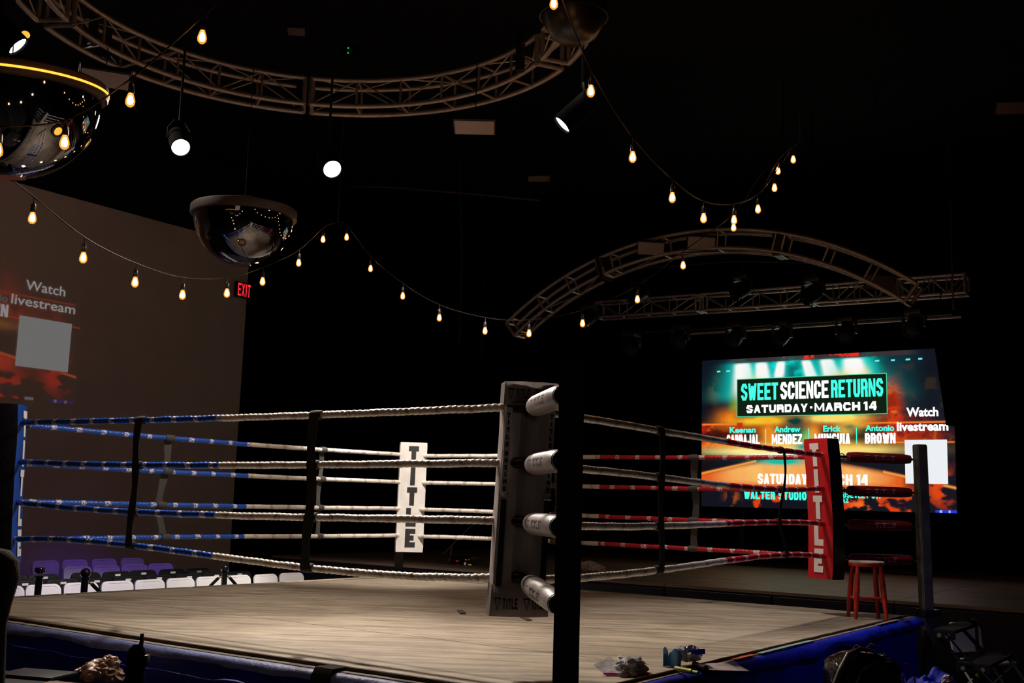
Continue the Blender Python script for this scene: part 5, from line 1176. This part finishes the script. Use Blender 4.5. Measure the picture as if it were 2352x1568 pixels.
for i in range(nn_+1):
    r_ = []
    for j in range(nn_+1):
        u, v = i/nn_-.5, j/nn_-.5; h_ = max(0, 1-(u*1.9)**2-(v*1.8)**2)
        z = TZ+.006+.235*h_**.6*(.8+.35*noise.noise(V(u*5, v*5, 3)))+.028*abs(noise.noise(V(u*11+v*5, v*3, 8)))
        r_.append(bm.verts.new(V(cc.x, cc.y, 0)+RT*(u*.42)+V(FW.x, FW.y, 0).normalized()*(v*.35)+V(0, 0, z-V(0, 0, (RT*(u*.42)).z).z)))
    g.append(r_)
for i in range(nn_):
    for j in range(nn_): bm.faces.new((g[i][j], g[i+1][j], g[i+1][j+1], g[i][j+1]))
tag(obj('blue_cloth', bm, mat('royal_blue_cloth', (.01, .03, .60), .7, bump=.3, bscale=60)), 'heap of royal blue cloth right of the black leather bag', 'cloth')
q = bpd(2177, 1562, 6.08); bm = bmesh.new(); crumple(bm, q, (.05, .03, .028), 21, .4, 4, 1.8); tag(obj('lilac_glove', bm, mat('pale_lilac_cloth', (.62, .5, .7), .6)), 'small pale lilac cloth bundle on the blue cloth heap', 'cloth')

# ------------------------------------------------------------ timekeeper's table at the left front
tb = bp(70, 1585, 2, TZ)
table((tb.x-.1, tb.y+.1), .8, 1.5, 0, 'dark table at the lower left corner in front of the ring')
lp_ = lambda px, py: bp(px, py, 2, TZ)
# closed laptop: thin dark slab
bm = bmesh.new(); c0 = lp_(85, 1552)
t = thing('closed_laptop', (c0.x, c0.y, TZ), 'closed dark grey laptop lying on the lower left table', 'laptop', rz=math.radians(20))
box(bm, (0, 0, .012), (.26, .38, .016), bev=.004); obj('lid', bm, mat('dark_grey_metal', (.035, .035, .036), .45, metal=.2), t)
bm = bmesh.new(); box(bm, (0, 0, .003), (.255, .375, .006), bev=.002); obj('base', bm, blackp, t)
c0 = lp_(232, 1566); t = thing('tan_plastic_bag', (c0.x, c0.y, TZ), 'crumpled translucent tan plastic bag on the lower left table', 'bag')
bm = bmesh.new(); crumple(bm, (0, 0, .05), (.12, .12, .085), 31, .35, 5, 1.7); obj('bag_body', bm, tanbag, t)
bm = bmesh.new(); crumple(bm, RT*.045+V(0, 0, .115), (.065, .055, .04), 33, .35, 4, 2.0); obj('bag_knot', bm, tanbag, t)
bm = bmesh.new(); crumple(bm, RT*-.10+V(0, 0, .07), (.06, .03, .018), 36, .4, 4, 2.6); obj('bag_handle', bm, tanbag, t)
c0 = lp_(150, 1574); bm = bmesh.new(); box(bm, (c0.x-.02, c0.y, TZ+.004), (.20, .26, .006), Matrix.Rotation(.5, 3, 'Z')); tag(obj('brown_envelope', bm, mat('brown_paper', (.30, .19, .13), .7, bump=.1), None, False), 'flat brown paper sheet under the tan plastic bag', 'paper')
c0 = bpd(314, 1500, 5.7); t = thing('two_way_radio_stand', (c0.x, c0.y, FZ), 'black padded upright case with a stub antenna, right of the tan bag', 'case', rz=YAW)
zt_ = c0.z-FZ
bm = bmesh.new(); H_ = zt_+.045
bm2 = bmesh.new(); lathe(bm2, [(0, 0), (.062, 0), (.055, H_*.3), (.047, H_*.8), (.050, H_-.06), (.040, H_-.02), (.02, H_), (0, H_)], seg=20, cap=False); obj('case_body', bm2, blackcloth, t)
box(bm, (0, -.045, H_-.075), (.05, .04, .05), bev=.008); obj('side_pocket', bm, blackp, t)
bm = bmesh.new(); tube(bm, [(0, -.015, H_-.03), (0, -.022, H_+.02), (0, -.02, H_+.055)], [.014, .011, .010], 10); obj('antenna', bm, blackp, t)
# tall dark cover at the left edge
c0 = bpd(-22, 1400, 4.4); t = thing('covered_light_stand', (c0.x, c0.y, FZ), 'tall round-shouldered dark fabric cover at the far left edge', 'cover')
topz = bpd(-22, 1258, 4.4).z-FZ
bm = bmesh.new(); lathe(bm, [(0, 0), (.085, 0), (.078, topz-.55), (.066, topz-.30), (.078, topz-.22), (.096, topz-.12), (.086, topz-.05), (.05, topz-.01), (0, topz)], seg=32, cap=False)
for v in bm.verts: v.co += V(noise.noise(v.co*3), noise.noise(v.co*3+V(5, 5, 5)), 0)*.008
obj('fabric_cover', bm, mat('dark_grey_fabric', (.02, .02, .02), .9, bump=.5, bscale=120), t)
bm = bmesh.new(); lathe(bm, [(0, 0), (.16, 0), (.16, .02), (.1, .03), (0, .03)], seg=24); obj('foot_plate', bm, blackmetal, t)
for o in C.objects:
    pass
bpy.context.view_layer.update()
